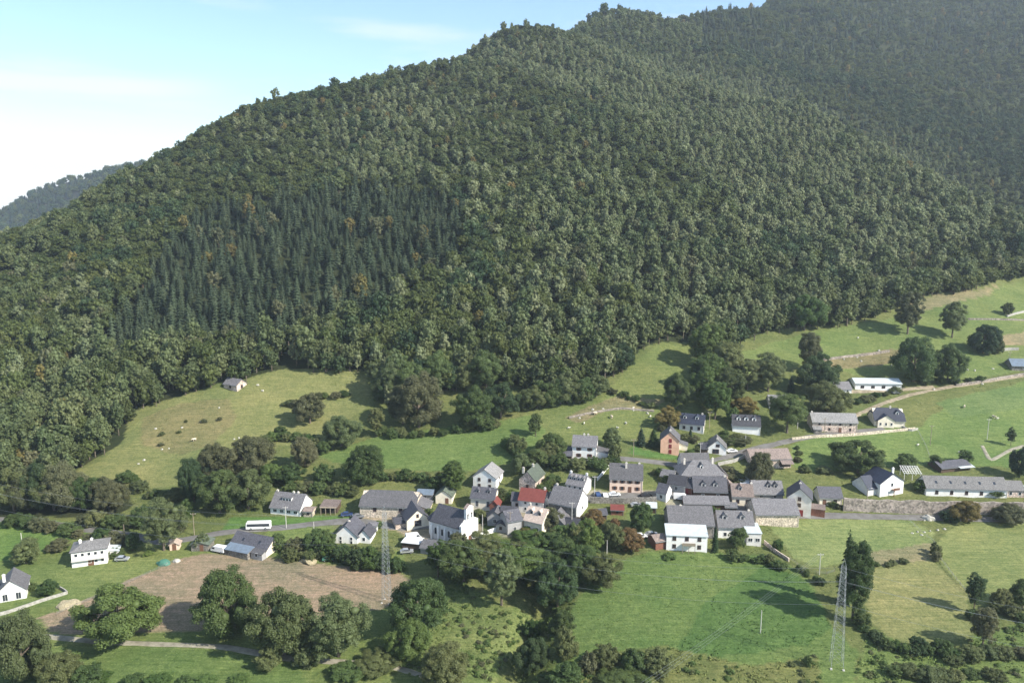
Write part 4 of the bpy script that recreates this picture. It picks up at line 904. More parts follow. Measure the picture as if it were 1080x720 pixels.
def scatter(name, pts, rz, s, vs, idx, src, label, cat):
    me = bpy.data.meshes.new(name); me.vertices.add(len(pts)); me.vertices.foreach_set('co', np.asarray(pts, np.float32).ravel())
    for nm, typ, d in (('rz', 'FLOAT', rz), ('kind_index', 'INT', idx)):
        a = me.attributes.new(nm, typ, 'POINT'); a.data.foreach_set('value', np.asarray(d, np.float32 if typ == 'FLOAT' else np.int32))
    a = me.attributes.new('sz', 'FLOAT_VECTOR', 'POINT'); a.data.foreach_set('vector', np.c_[s, s, s * vs].astype(np.float32).ravel())
    o = link(bpy.data.objects.new(name, me)); tag(o, label, cat, kind='stuff')
    ng = bpy.data.node_groups.new(name, 'GeometryNodeTree'); ng.interface.new_socket('Geometry', in_out='INPUT', socket_type='NodeSocketGeometry'); ng.interface.new_socket('Geometry', in_out='OUTPUT', socket_type='NodeSocketGeometry')
    N, L = ng.nodes, ng.links; gi, go = N.new('NodeGroupInput'), N.new('NodeGroupOutput')
    used = sorted(set(int(i) for i in idx)); remap = {k: j for j, k in enumerate(used)}
    me.attributes['kind_index'].data.foreach_set('value', np.array([remap[int(i)] for i in idx], np.int32))
    j = N.new('GeometryNodeJoinGeometry')
    for k in reversed(used):                       # join lists the last link first
        oi = N.new('GeometryNodeObjectInfo'); oi.transform_space = 'ORIGINAL'; oi.inputs['Object'].default_value = src[FKEYS[k]]; oi.inputs['As Instance'].default_value = False
        gt = N.new('GeometryNodeGeometryToInstance'); L.new(oi.outputs['Geometry'], gt.inputs[0]); L.new(gt.outputs[0], j.inputs[0])
    ip = N.new('GeometryNodeInstanceOnPoints'); L.new(gi.outputs[0], ip.inputs['Points']); L.new(j.outputs[0], ip.inputs['Instance']); ip.inputs['Pick Instance'].default_value = True
    def attr(nm, t):
        a = N.new('GeometryNodeInputNamedAttribute'); a.data_type = t; a.inputs['Name'].default_value = nm; return a.outputs['Attribute']
    cx = N.new('ShaderNodeCombineXYZ'); L.new(attr('rz', 'FLOAT'), cx.inputs[2]); er = N.new('FunctionNodeEulerToRotation'); L.new(cx.outputs[0], er.inputs[0]); L.new(er.outputs[0], ip.inputs['Rotation'])
    L.new(attr('sz', 'FLOAT_VECTOR'), ip.inputs['Scale']); L.new(attr('kind_index', 'INT'), ip.inputs['Instance Index']); L.new(ip.outputs[0], go.inputs[0])
    md = o.modifiers.new('spread', 'NODES'); md.node_group = ng
    return o
FSRC = plant_forest()
def far_trees():
    V = FAR_V; pts = []
    for j in range(3, V.shape[0] - 1):
        for i in range(V.shape[1] - 1):
            if not (-250 < project(*V[j, i])[0] < 320): continue
            for _ in range(4):
                a, b = rnd.random(), rnd.random(); p = V[j, i] * (1 - a) * (1 - b) + V[j, i + 1] * a * (1 - b) + V[j + 1, i] * (1 - a) * b + V[j + 1, i + 1] * a * b if j < V.shape[0] - 2 else V[j, i] * (1 - a) + V[j, i + 1] * a
                if p[2] > -40: pts.append(p)
    pts = np.array(pts); n = len(pts); u = nrg.uniform(0, 1, n)
    idx = np.where(u < .55, FKEYS.index(('fir', 0)), np.where(u < .8, FKEYS.index(('beech', 1)), FKEYS.index(('dark', 1))))
    scatter('far_forest', pts, nrg.uniform(0, 6.28, n), nrg.uniform(1.2, 1.9, n), nrg.uniform(.8, 1.1, n), idx, FSRC, 'hazy bluish forest on the farther hill at the left', 'forest')
far_trees()
# ------------------------------------------------------------------ buildings
def window(parent, x, z, w, h, face='front', W=0.0, D=0.0, frame=FRAMEW, shut=None, y0=0.0, glass=None, name='window'):
    """window part (frame, sill, shutters) with its pane as sub-part, on the front, right or left face"""
    def P(m, a0, a1, d0, d1, z0, z1, k=0):
        if face == 'front': m.box(a0, a1, y0 - d1, y0 - d0, z0, z1, k)
        elif face == 'right': m.box(W / 2 + d0, W / 2 + d1, a0, a1, z0, z1, k)
        elif face == 'left': m.box(-W / 2 - d1, -W / 2 - d0, a0, a1, z0, z1, k)
    m = MB(); t = .09
    P(m, x - w/2 - t, x + w/2 + t, .0, .07, z + h, z + h + t); P(m, x - w/2 - t - .05, x + w/2 + t + .05, .0, .12, z - t, z)
    P(m, x - w/2 - t, x - w/2, .0, .07, z, z + h); P(m, x + w/2, x + w/2 + t, .0, .07, z, z + h)
    if w > .9: P(m, x - .03, x + .03, .034, .06, z, z + h)
    mats = [frame]
    if shut is not None:
        mats.append(shut)
        P(m, x - w/2 - t - .42, x - w/2 - t - .02, .0, .05, z, z + h, 1); P(m, x + w/2 + t + .02, x + w/2 + t + .42, .0, .05, z, z + h, 1)
    o = m.build(name, mats, parent)
    g = MB(); P(g, x - w/2, x + w/2, .002, .03, z, z + h); g.build('pane', glass or GLASS, o)
    return o
def door(parent, x, w=1.0, h=2.1, face='front', W=0.0, mat=None, y0=0.0, z=0.0):
    def P(m, a0, a1, d0, d1, z0, z1, k=0):
        if face == 'front': m.box(a0, a1, y0 - d1, y0 - d0, z0, z1, k)
        else: m.box(W / 2 + d0, W / 2 + d1, a0, a1, z0, z1, k)
    m = MB(); P(m, x - w/2, x + w/2, .0, .05, z, z + h); P(m, x - w/2 - .1, x - w/2, 0, .08, z, z + h + .1); P(m, x + w/2, x + w/2 + .1, 0, .08, z, z + h + .1); P(m, x - w/2, x + w/2, 0, .08, z + h, z + h + .1)
    return m.build('door', mat or FRAMEB, parent)
def chimney(roof, x, y, ztop, mat=None, w=.7, h=1.5, d=.5):
    m = MB(); m.box(x - w/2, x + w/2, y - d/2, y + d/2, ztop - h - .6, ztop); m.box(x - w/2 - .08, x + w/2 + .08, y - d/2 - .08, y + d/2 + .08, ztop, ztop + .12)
    m.box(x - w/4, x + w/4, y - d/4, y + d/4, ztop + .12, ztop + .4)
    return m.build('chimney', mat or CHIM, roof)
def gable_roof(name, parent, mat, w, d, ze, rh, ridge='x', ov=.45, th=.2, x0=None, x1=None, y0=0.0, half=0.0):
    """chevron roof slabs; ridge along x over y in [0, d], or along y over x in [-w/2, w/2]; half > 0 clips the gable tips"""
    m = MB()
    if ridge == 'x': c = y0 + d / 2; hw = d / 2; a0, a1 = -w/2 - .3, w/2 + .3
    else: c = 0; hw = w / 2; a0, a1 = y0 - .3, y0 + d + .3
    k = rh / hw; e = ze - k * ov
    poly = [(c - hw - ov, e + .01), (c, ze + rh + .01), (c + hw + ov, e + .01), (c + hw + ov, e + th), (c, ze + rh + th + .08), (c - hw - ov, e + th)]
    if half <= 0: m.prism(poly, a0, a1, 'x' if ridge == 'x' else 'y')
    else:
        P = (lambda a, b, z: (a, b, z)) if ridge == 'x' else (lambda a, b, z: (b, a, z))
        zt = ze + rh + th + .08; q = half; hb = hw * .45; zb = ze + rh - k * hb + th
        vs = [P(a0, c - hw - ov, e + th), P(a1, c - hw - ov, e + th), P(a1, c + hw + ov, e + th), P(a0, c + hw + ov, e + th),
              P(a0, c - hb, zb), P(a1, c - hb, zb), P(a1, c + hb, zb), P(a0, c + hb, zb), P(a0 + q, c, zt), P(a1 - q, c, zt)]
        vs += [(x, y, z - th) for x, y, z in vs]
        f = [(0, 1, 5, 9, 8, 4), (2, 3, 7, 8, 9, 6), (4, 8, 7), (5, 6, 9)]
        fs = f + [tuple(i + 10 for i in t[::-1]) for t in f]
        for a, b in ((0, 1), (1, 5), (5, 6), (6, 2), (2, 3), (3, 7), (7, 4), (4, 0)): fs.append((b, a, a + 10, b + 10))
        m.add(vs, fs)
    return m.build(name, mat, parent)
def hip_roof(name, parent, mat, w, d, ze, rh, ov=.45, ridge=None, y0=0.0):
    m = MB(); r = ridge if ridge is not None else max(0.3, w - d); x0, x1, a, b = -w/2 - ov, w/2 + ov, y0 - ov, y0 + d + ov; c = y0 + d / 2
    vs = [(x0, a, ze), (x1, a, ze), (x1, b, ze), (x0, b, ze), (x0, a, ze + .15), (x1, a, ze + .15), (x1, b, ze + .15), (x0, b, ze + .15), (-r/2, c, ze + rh), (r/2, c, ze + rh)]
    m.add(vs, [(0, 3, 2, 1), (0, 1, 5, 4), (1, 2, 6, 5), (2, 3, 7, 6), (3, 0, 4, 7), (4, 5, 9, 8), (5, 6, 9), (6, 7, 8, 9), (7, 4, 8)])
    return m.build(name, mat, parent)
def dormer(parent, x, ze, rh, d, wall, roof, w=1.3, h=1.25, t=.22, kind='gable', y0=0.0, glass=True, depth=None):
    h = h * (1.25 if kind == 'gable' and w > 1.15 else 1); y = y0 + d * t; z = ze + rh * t * 2 + .15; L = depth or h / (rh / (d / 2)) + .5; m = MB()
    if kind == 'gable': m.prism([(x - w/2, z - .3), (x + w/2, z - .3), (x + w/2, z + h * .7), (x, z + h * 1.1), (x - w/2, z + h * .7)], y, y + L, 'y', 0)
    else: m.box(x - w/2, x + w/2, y, y + L, z - .3, z + h * .85, 0)
    o = m.build('dormer', wall, parent); r = MB()
    if kind == 'gable': r.prism([(x - w/2 - .15, z + h * .62), (x, z + h * 1.12), (x + w/2 + .15, z + h * .62), (x + w/2 + .15, z + h * .74), (x, z + h * 1.26), (x - w/2 - .15, z + h * .74)], y - .2, y + L, 'y')
    else: r.prism([(y - .3, z + h * .86), (y + L, z + h * 1.2), (y + L, z + h * 1.34), (y - .3, z + h)], x - w/2 - .15, x + w/2 + .15, 'x')
    r.build('dormer_roof', roof, o)
    n = max(1, int(w / 1.1))
    for i in range(n):
        xx = x + (i - (n - 1) / 2) * (w / n); g = MB(); g.box(xx - min(.36, w/n*.36), xx + min(.36, w/n*.36), y - .03, y - .002, z - .05, z + h * .62); g.build('pane', GLASS, o)
    return o
def H(bx, by, wpx, d, h, rh, kind, yaw, wall, roof, label, name='house', cat=None, rows=1, cols=3, ww=.95, wh=1.25, frame=FRAMEW, shut=None, dorm=(), dkind='gable', dw=1.3,
      chim=(), doorx=None, gcols=0, lcols=0, half=0.0, sky=0, chm=None, z0=None, skip=(), group=None, dmat=None, w=None, dt=.22, wz=.95, zoff=0.0, slim=None):
    """a building whose front foot is centred on (bx, by) in the photo, front wpx wide there; kind L (ridge along the front), G (gable to the front), HIP, SHED"""
    p = at(bx, by); s = px_m(bx, by); az = math.atan((bx - 540) / F_PX); a = R(yaw)
    if w is None: w = wpx / s / max(.35, math.cos(a + az))
    root = empty(name, p + Vector((0, 0, zoff)), a); tag(root, label, cat or name.replace('_', ' '), group)
    wm, rm = WALL[wall] if isinstance(wall, str) else wall, ROOF[roof] if isinstance(roof, str) else roof
    m = MB(); f = -3.2
    if kind == 'L': m.prism([(0, f), (d, f), (d, h), (d / 2, h + rh), (0, h)], -w/2, w/2, 'x')
    elif kind == 'G': m.prism([(-w/2, f), (w/2, f), (w/2, h), (0, h + rh), (-w/2, h)], 0, d, 'y')
    elif kind == 'SHED': m.prism([(0, f), (d, f), (d, h + rh), (0, h)], -w/2, w/2, 'x')
    else: m.box(-w/2, w/2, 0, d, f, h)
    m.build('wall', wm, root)
    if kind == 'L': r = gable_roof('roof', root, rm, w, d, h, rh, 'x', half=half)
    elif kind == 'G': r = gable_roof('roof', root, rm, w, d, h, rh, 'y', half=half)
    elif kind == 'SHED':
        q = MB(); k = rh / d; q.prism([(-.35, h - k * .35 + .01), (d + .3, h + rh + k * .3 + .01), (d + .3, h + rh + k * .3 + .16), (-.35, h - k * .35 + .16)], -w/2 - .25, w/2 + .25, 'x'); r = q.build('roof', rm, root)
    else: r = hip_roof('roof', root, rm, w, d, h, rh)
    if kind == 'L':
        k = rh / (d / 2); g = MB(); g.box(-w/2 - .3, w/2 + .3, -.58, -.46, h - k * .45 - .06, h - k * .45 + .07); g.tube([(w/2 - .2, -.5, h - k * .45), (w/2 - .2, -.08, h - .7), (w/2 - .2, -.08, 0)], .05, 5); g.build('gutter', STEEL, root)
    rowh = h / max(rows, 1)
    for i in range(rows):
        for j in range(cols):
            if (i, j) in skip: continue
            x = (j - (cols - 1) / 2) * (w / max(cols, 1)) * .92
            if doorx is not None and i == 0 and abs(x - doorx * w) < 1.0: continue
            window(root, x, i * rowh + min(wz, rowh - wh - .3), ww, wh, frame=frame, shut=shut)
    if doorx is not None: door(root, doorx * w, mat=dmat)
    for i in range(gcols):
        for k in range(max(rows, 1)):
            window(root, d * (i + 1) / (gcols + 1), k * rowh + min(wz, rowh - wh - .3), ww, wh, 'right', W=w, frame=frame)
    for i in range(lcols):
        for k in range(max(rows, 1)): window(root, d * (i + 1) / (lcols + 1), k * rowh + min(wz, rowh - wh - .3), ww, wh, 'left', W=w, frame=frame)
    for x in dorm: dormer(r, x * w, h, rh, d, WALL['white'] if dkind != 'dark' else WALL['grey'], rm, dw, kind='gable' if dkind == 'dark' else dkind, t=dt)
    for c in chim:
        if kind == 'G': chimney(r, 0 if len(c) < 3 else c[2] * w, c[0] * d, h + rh + c[1], chm)
        else: chimney(r, c[0] * w, d / 2 if len(c) < 3 else c[2] * d, h + rh + c[1], chm)
    for k in range(sky):
        x = (k - (sky - 1) / 2) * w / sky * .9; y = d * .22; zz = h + rh * .44 + .23; q = MB(); t = rh / (d / 2)
        q.add([(x - .4, y - .45, zz - .45 * t + .06), (x + .4, y - .45, zz - .45 * t + .06), (x + .4, y + .45, zz + .45 * t + .06), (x - .4, y + .45, zz + .45 * t + .06),
               (x - .4, y - .45, zz - .45 * t - .1), (x + .4, y - .45, zz - .45 * t - .1), (x + .4, y + .45, zz + .45 * t - .1), (x - .4, y + .45, zz + .45 * t - .1)], [(0,1,2,3),(7,6,5,4),(0,4,5,1),(1,5,6,2),(2,6,7,3),(3,7,4,0)])
        q.build('skylight', GLASS, r)
    root['_w'] = w
    return root
def ext(root, x0, x1, y0, y1, h, rh, wall, roof, kind='L', name='annex', win=0, ww=.9):
    """a lower wing of the same building"""
    m = MB(); cx = (x0 + x1) / 2
    if kind == 'L': m.prism([(y0, -3), (y1, -3), (y1, h), ((y0 + y1) / 2, h + rh), (y0, h)], x0, x1, 'x')
    elif kind == 'G': m.prism([(x0, -3), (x1, -3), (x1, h), (cx, h + rh), (x0, h)], y0, y1, 'y')
    elif kind == 'X': m.prism([(x0, -3), (x1, -3), (x1, h), (x0, h + rh)], y0, y1, 'y')      # lean-to falling to the right
    elif kind == 'Y': m.prism([(y0, -3), (y1, -3), (y1, h + rh), (y0, h)], x0, x1, 'x')      # lean-to falling to the front
    o = m.build(name, WALL[wall], root); q = MB(); t = .16
    if kind == 'L':
        k = rh / ((y1 - y0) / 2); c = (y0 + y1) / 2; q.prism([(y0 - .35, h - .35*k + .01), (c, h + rh + .01), (y1 + .35, h - .35*k + .01), (y1 + .35, h - .35*k + t), (c, h + rh + t + .05), (y0 - .35, h - .35*k + t)], x0 - .25, x1 + .25, 'x')
    elif kind == 'G':
        k = rh / ((x1 - x0) / 2); q.prism([(x0 - .35, h - .35*k + .01), (cx, h + rh + .01), (x1 + .35, h - .35*k + .01), (x1 + .35, h - .35*k + t), (cx, h + rh + t + .05), (x0 - .35, h - .35*k + t)], y0 - .3, y1 + .2, 'y')
    elif kind == 'X':
        k = rh / (x1 - x0); q.prism([(x0, h + rh + .01), (x1 + .3, h - .3*k + .01), (x1 + .3, h - .3*k + t), (x0, h + rh + t)], y0 - .2, y1 + .2, 'y')
    else:
        k = rh / (y1 - y0); q.prism([(y0 - .3, h - .3*k + .01), (y1, h + rh + .01), (y1, h + rh + t), (y0 - .3, h - .3*k + t)], x0 - .2, x1 + .2, 'x')
    q.build('annex_roof', ROOF[roof] if isinstance(roof, str) else roof, o)
    for j in range(win):
        x = x0 + (x1 - x0) * (j + .5) / win; window(root, x, 1.0, ww, 1.1, y0=y0)
    return o
# --- the left side
b = H(243, 411, 13, 6, 2.6, 2.2, 'L', -28, 'pinkstone', 'slate', 'small stone barn with a white gable at the top of the left hillside meadow', 'barn', rows=1, cols=1, ww=1.2, wh=1.5, frame=FRAMEB, gcols=1)
b = H(95, 596, 33, 8, 5.0, 1.9, 'HIP', 20, 'white', 'pale', 'white two storey house with a low hipped grey roof beside the lawn', rows=2, cols=5, ww=.8, wh=.9, skip=((0, 0), (0, 1)), lcols=1, chim=((-.28, .2), (.05, .3)), chm=WALL['white'])
m = MB(); m.box(-b['_w']/2, b['_w']/2 * .9, -1.1, -.0, 2.25, 2.4); m.build('balcony', CONC, b); ext(b, b['_w']/2, b['_w']/2 + 3, 3, 7.5, 2.3, .5, 'pale', 'metal', 'X')
m = MB(); m.box(-b['_w']*.05, b['_w']*.12, -.06, -.005, .0, 2.0); m.build('garage_door', FRAMEB, b)
b = H(13, 633, 26, 9, 2.9, 3.2, 'G', 26, 'white', 'slate', 'white gabled house cut by the left picture edge with a garden wall', rows=1, cols=2, ww=1.2, wh=1.9, wz=.3, chim=((.3, .9, -.25),), chm=WALL['white'], gcols=0)
ext(b, -b['_w']/2 - 4, -b['_w']/2, 2.0, 8.0, 2.3, 1.4, 'white', 'dark', 'L')
b = H(184, 580, 9, 3, 1.9, .8, 'G', 10, 'pink', 'beige', 'tiny pink garden shed at the upper left corner of the ploughed field', 'shed', cols=0, doorx=0.0)
b = H(262, 584, 36, 8, 2.4, 2.7, 'L', -22, 'cream', 'dark', 'farmhouse with a large dark slate roof and blue lean-to above the ploughed field', 'farmhouse', cat='house', rows=1, cols=2, sky=2, gcols=1)
ext(b, -b['_w']/2 + .4, b['_w'] * .18, -3.4, 0, 2.1, .8, 'darkstone', 'blue', 'Y'); ext(b, b['_w'] * .2, b['_w']/2, -2.2, 0, 2.0, .6, 'grey', 'slate', 'Y', win=1)
b = H(301, 543, 30, 9, 2.7, 3.9, 'L', -14, 'white', 'slate', 'white house with a grey roof and wide shed dormer above the coach', rows=1, cols=4, ww=1.3, wh=.9, dorm=(-.02,), dkind='shed', dw=3.6, gcols=1, chim=((-.45, .6), (.1, .5), (.25, .6)))
b = H(347, 541, 17, 5, 2.5, .5, 'SHED', -4, 'wood', 'brownish', 'open dark timber carport left of the big cream barn', 'carport', cols=0)
m = MB(); w_ = b['_w']; [m.box(-w_/2 + .4 + i * (w_ - .8) / 3 - .1, -w_/2 + .4 + i * (w_ - .8) / 3 + .1, -1.2, -1.0, -1, 2.4) for i in range(4)]; m.box(-w_/2, w_/2, -1.3, 0, 2.42, 2.55); m.build('post', WOODP, b)
m = MB(); [m.box(-w_/2 + .5 + i * (w_ - 1) / 3, -w_/2 + .5 + (i + .86) * (w_ - 1) / 3, -.05, -.005, 0, 2.1) for i in range(3)]; m.build('opening', BLACKGAP, b)  # flat dark panels stand in for the shade of the carport bays
b = H(365, 573, 24, 9, 2.6, 3.6, 'G', -8, 'white', 'dark', 'white house with two pointed gables on a small lawn', rows=2, cols=2, ww=.75, wh=1.0, skip=(), gcols=0, chim=((.4, .2),))
w_ = b['_w']; ext(b, w_/2 - .3, w_/2 + 4.0, .8, 7, 2.4, 2.3, 'white', 'dark', 'G', win=1); ext(b, -w_/2 - 3.4, -w_/2, .5, 4, 1.4, .2, 'white', 'dark', 'Y')
b = H(409, 546, 58, 12, 4.3, 3.4, 'L', -5, 'stone', 'slate', 'big cream stone barn with a long grey roof above the left pylon', 'barn', rows=1, cols=2, ww=1.0, wh=1.3, wz=2.3, frame=FRAMEB, half=2.6)
w_ = b['_w']; ext(b, w_/2, w_/2 + 4.2, 2, 10, 2.8, 1.6, 'stone', 'slate', 'X')
b = H(448, 527, 16, 5, 2.2, .8, 'L', -6, 'grey', 'blue', 'low shed with a blue grey roof behind the big cream barn', 'shed', cols=1)
b = H(468, 531, 17, 7, 2.9, 2.0, 'G', -8, 'cream', 'green', 'cream hut with a mossy roof behind the big cream barn', 'hut', cat='hut', cols=0, doorx=.2)
b = H(441, 557, 23, 9, 3.3, 3.3, 'G', 20, 'cream', 'dark', 'cream gabled house with a large dark square window between barn and chapel', rows=1, cols=0)
window(b, 0, 1.0, 2.2, 1.9, frame=FRAMEB); window(b, -.1, 4.0, .7, 1.1, frame=FRAMEB); w_ = b['_w']; ext(b, -w_/2 - 3.5, -w_/2, 2, 8, 1.8, .9, 'pinkstone', 'dark', 'L')
# --- the chapel
def chapel():
    p = at(470, 572); s = px_m(470, 572); a = R(-34); c = empty('chapel', p, a); tag(c, 'white chapel with a curved apse and an open bell wall', 'chapel')
    L, D, hh, rr = 12.0, 8.5, 6.6, 4.2
    m = MB(); m.prism([(0, -4), (D, -4), (D, hh), (D/2, hh + rr), (0, hh)], -L/2, L/2, 'x'); m.build('nave', WALL['pale'], c)
    r = gable_roof('roof', c, ROOF['dark'], L - .3, D, hh, rr, 'x')
    m = MB(); n = 7; ring = [(-L/2 - math.sin(math.pi * i / n) * D * .42, D/2 - math.cos(math.pi * i / n) * D * .42) for i in range(n + 1)]
    vs = [(x, y, -4) for x, y in ring] + [(x, y, hh - .8) for x, y in ring]; k = n + 1
    m.add(vs, [(i, i + 1, i + 1 + k, i + k) for i in range(n)] + [(n, 0, k, n + k)]); m.build('apse', WALL['white'], c)
    m = MB(); ro = [(-L/2 - math.sin(math.pi * i / n) * D * .48, D/2 - math.cos(math.pi * i / n) * D * .48) for i in range(n + 1)]
    vs = [(x, y, hh - .95) for x, y in ro] + [(x, y, hh - .7) for x, y in ro] + [(-L/2 + .2, D/2, hh + rr - .9)]
    m.add(vs, [(i, i + 1, i + 1 + k, i + k) for i in range(n)] + [(i + k, i + 1 + k, 2 * k) for i in range(n)] + [tuple(range(n, -1, -1))]); m.build('apse_roof', ROOF['dark'], c)
    # bell wall at the right end
    m = MB(); x = L/2; zt = hh + rr + 2.6
    m.prism([(-.25, -4), (D + .25, -4), (D + .25, hh + .6), (D * .72, hh + 2.0), (D * .72, zt - .9), (D / 2, zt), (D * .28, zt - .9), (D * .28, hh + 2.0), (-.25, hh + .6)], x, x + .9, 'x')
    bw = m.build('bell_wall', WALL['white'], c)
    m = MB(); m.prism([(D * .25, zt - 1.0), (D/2, zt + .02), (D * .75, zt - 1.0), (D * .75, zt - .85), (D/2, zt + .2), (D * .25, zt - .85)], x - .15, x + 1.05, 'x'); m.build('coping', ROOF['brownish'], bw)
    for yy in (D * .38, D * .62):
        m = MB(); m.box(x - .03, x + .93, yy - .42, yy + .42, hh + 2.1, hh + 3.9); o = m.build('bell_opening', BLACKGAP, bw)  # dark block paints the shade of the bell opening
        m = MB(); m.tube([(x + .96, yy, hh + 3.3), (x + .96, yy, hh + 2.9), (x + .96, yy, hh + 2.55)], [.1, .2, .33], 8); m.build('bell', STEEL, o)
    door(c, D/2, 1.5, 2.7, 'right', W=L + 1.8)
    for x in (-4.2, -1.4, 1.4, 4.0):
        m = MB(); poly = [(x - .42, 2.2), (x + .42, 2.2), (x + .42, 4.0)] + [(x + .42 * math.cos(t), 4.0 + .42 * math.sin(t)) for t in (.5, 1.05, 1.57, 2.1, 2.6)] + [(x - .42, 4.0)]
        m.prism([(q[0], q[1]) for q in poly], -.06, -.004, 'y'); f = m.build('window', GLASS, c)
        q = MB(); q.box(x - .6, x + .6, -.13, -.065, 2.05, 2.2); q.build('sill', CONC, f)
    for x in (-5.7, -2.8, 0, 2.8): m = MB(); m.box(x - .3, x + .3, -.55, 0, -4, 5.2); m.build('buttress', WALL['white'], c)
chapel()
b = H(452, 585, 17, 6, 2.3, 1.3, 'L', -18, 'grey', 'slate', 'small grey shed with a slate roof just below the chapel', 'shed', cols=1)
b = H(433, 579, 18, 4, 2.1, .2, 'SHED', -14, 'wood', 'white', 'flat white roofed car shelter left of the grey shed below the chapel', 'carport', cols=0)
# --- the village centre, left part
b = H(511, 516, 24, 9, 4.6, 3.0, 'G', -16, 'white', 'pale', 'tall white house with a pale roof at the edge of the smooth meadow', rows=2, cols=2, ww=.9, wh=1.1, frame=FRAMEB, gcols=1)
b = H(509, 538, 25, 7, 4.6, 2.6, 'L', -12, 'cream', 'dark', 'cream house with two small dormers in front of the tall white house', rows=1, cols=2, ww=1.0, wh=2.0, wz=1.4, dorm=(-.25, .22), dkind='dark', dw=1.1, chim=((.45, .6),))
b = H(556, 517, 17, 10, 4.0, 3.2, 'G', -22, 'pinkstone', 'green', 'brick gabled house with two pale chimneys behind the red roof', rows=1, cols=1, frame=FRAMEB, chim=((.1, .9, -.3), (.6, .9)), gcols=2)
b = H(560, 541, 26, 8, 4.6, 2.8, 'L', -16, 'pale', 'red', 'house with a bright red sheet roof in the village centre', rows=2, cols=2, ww=.8, wh=1.1, gcols=1, chim=((.45, .8),))
b = H(562, 562, 19, 8, 4.2, 3.4, 'L', -30, 'cream', 'beige', 'cream house with a steep beige roof and two dark dormers', rows=1, cols=2, dorm=(-.22, .22), dkind='dark', dw=1.2, gcols=0, lcols=2, chim=((-.48, .8),))
b = H(543, 562, 15, 7, 4.6, 2.2, 'L', 24, 'grey', 'dark', 'slate clad dark house joined to the left of the beige roofed house', rows=1, cols=1)
b = H(522, 554, 16, 6, 2.9, 2.0, 'G', -10, 'grey', 'slate', 'small grey gabled house above the white balustrade', rows=1, cols=1, ww=1.1)
b = H(535, 552, 15, 6, 3.2, 1.8, 'L', -12, 'white', 'dark', 'low white house with a dark roof left of the beige roofed house', rows=1, cols=3, ww=.8)
b = H(521, 541, 9, 5, 2.8, 1.6, 'G', -10, 'brown', 'red', 'tiny house with a red awning roof in the village centre', 'shed', cols=0, doorx=0)
b = H(593, 546, 29, 10, 5.0, 4.2, 'L', -28, 'darkstone', 'slate', 'big dark slate barn with a white gable in the village centre', 'barn', rows=1, cols=1, frame=FRAMEB, chim=((-.42, .7),))
w_ = b['_w']; m = MB(); m.prism([(.05, -3.2), (9.95, -3.2), (9.95, 5.0), (5.0, 9.15), (.05, 5.0)], w_/2 + .01, w_/2 + .12, 'x'); m.build('gable_face', WALL['white'], b); window(b, 5, 2.4, .9, 1.2, 'right', W=w_ + .24)
b = H(585, 559, 18, 7, 2.8, 2.6, 'G', -20, 'grey', 'slate', 'grey gabled house in front of the dark slate barn', rows=1, cols=2)
b = H(602, 560, 14, 6, 2.0, 1.4, 'L', -20, 'grey', 'dark', 'low outbuilding at the foot of the dark slate barn', 'shed', cols=1)
b = H(606, 525, 18, 8, 4.9, 2.6, 'L', -26, 'pale', 'slate', 'white house with a row of four dormers and white end chimneys', rows=2, cols=3, ww=.8, wh=1.2, shut=FRAMEW, dorm=(-.36, -.12, .12, .36), dw=.95, chim=((-.46, .8), (.46, .8)), chm=WALL['white'], gcols=0)
b = H(616, 484, 25, 9, 5.2, 2.9, 'L', -10, 'white', 'slate', 'tall white house with two windows under a grey roof above the lane', rows=2, cols=2, ww=.95, wh=1.2, frame=FRAMEB, shut=FRAMEB, chim=((-.05, .7), (.12, .6)), gcols=1)
w_ = b['_w']; ext(b, w_/2, w_/2 + 4.5, 1.0, 7, 2.4, 1.0, 'pale', 'slate', 'X'); ext(b, -w_/2 - 3.2, -w_/2, 1, 6, 2.0, .8, 'wood', 'dark', 'Y')
b = H(660, 519, 34, 10, 5.1, 3.9, 'L', -8, 'pink', 'slate', 'long pink house with eight windows and a sunlit cream gable', rows=2, cols=4, ww=.85, wh=1.15, frame=FRAMEB, shut=FRAMEB, chim=((0, .9, .35), (.4, .4)), doorx=.12, gcols=0)
w_ = b['_w']; m = MB(); m.prism([(.02, -3.2), (9.98, -3.2), (9.98, 5.1), (5.0, 8.97), (.02, 5.1)], w_/2 + .01, w_/2 + .12, 'x'); m.build('gable_face', WALL['cream'], b)  # cream sheet: sunlight on the right gable put into its colour
b = H(697, 528, 10, 5, 3.2, 2.3, 'L', -34, 'pale', 'dark', 'tiny pavilion with a pointed dark roof and white gable right of the pink house', 'pavilion', cat='pavilion', cols=1)
w_ = b['_w']; m = MB(); m.prism([(.02, -3.2), (4.98, -3.2), (4.98, 3.2), (2.5, 5.45), (.02, 3.2)], w_/2 + .01, w_/2 + .1, 'x'); m.build('gable_face', WALL['white'], b)
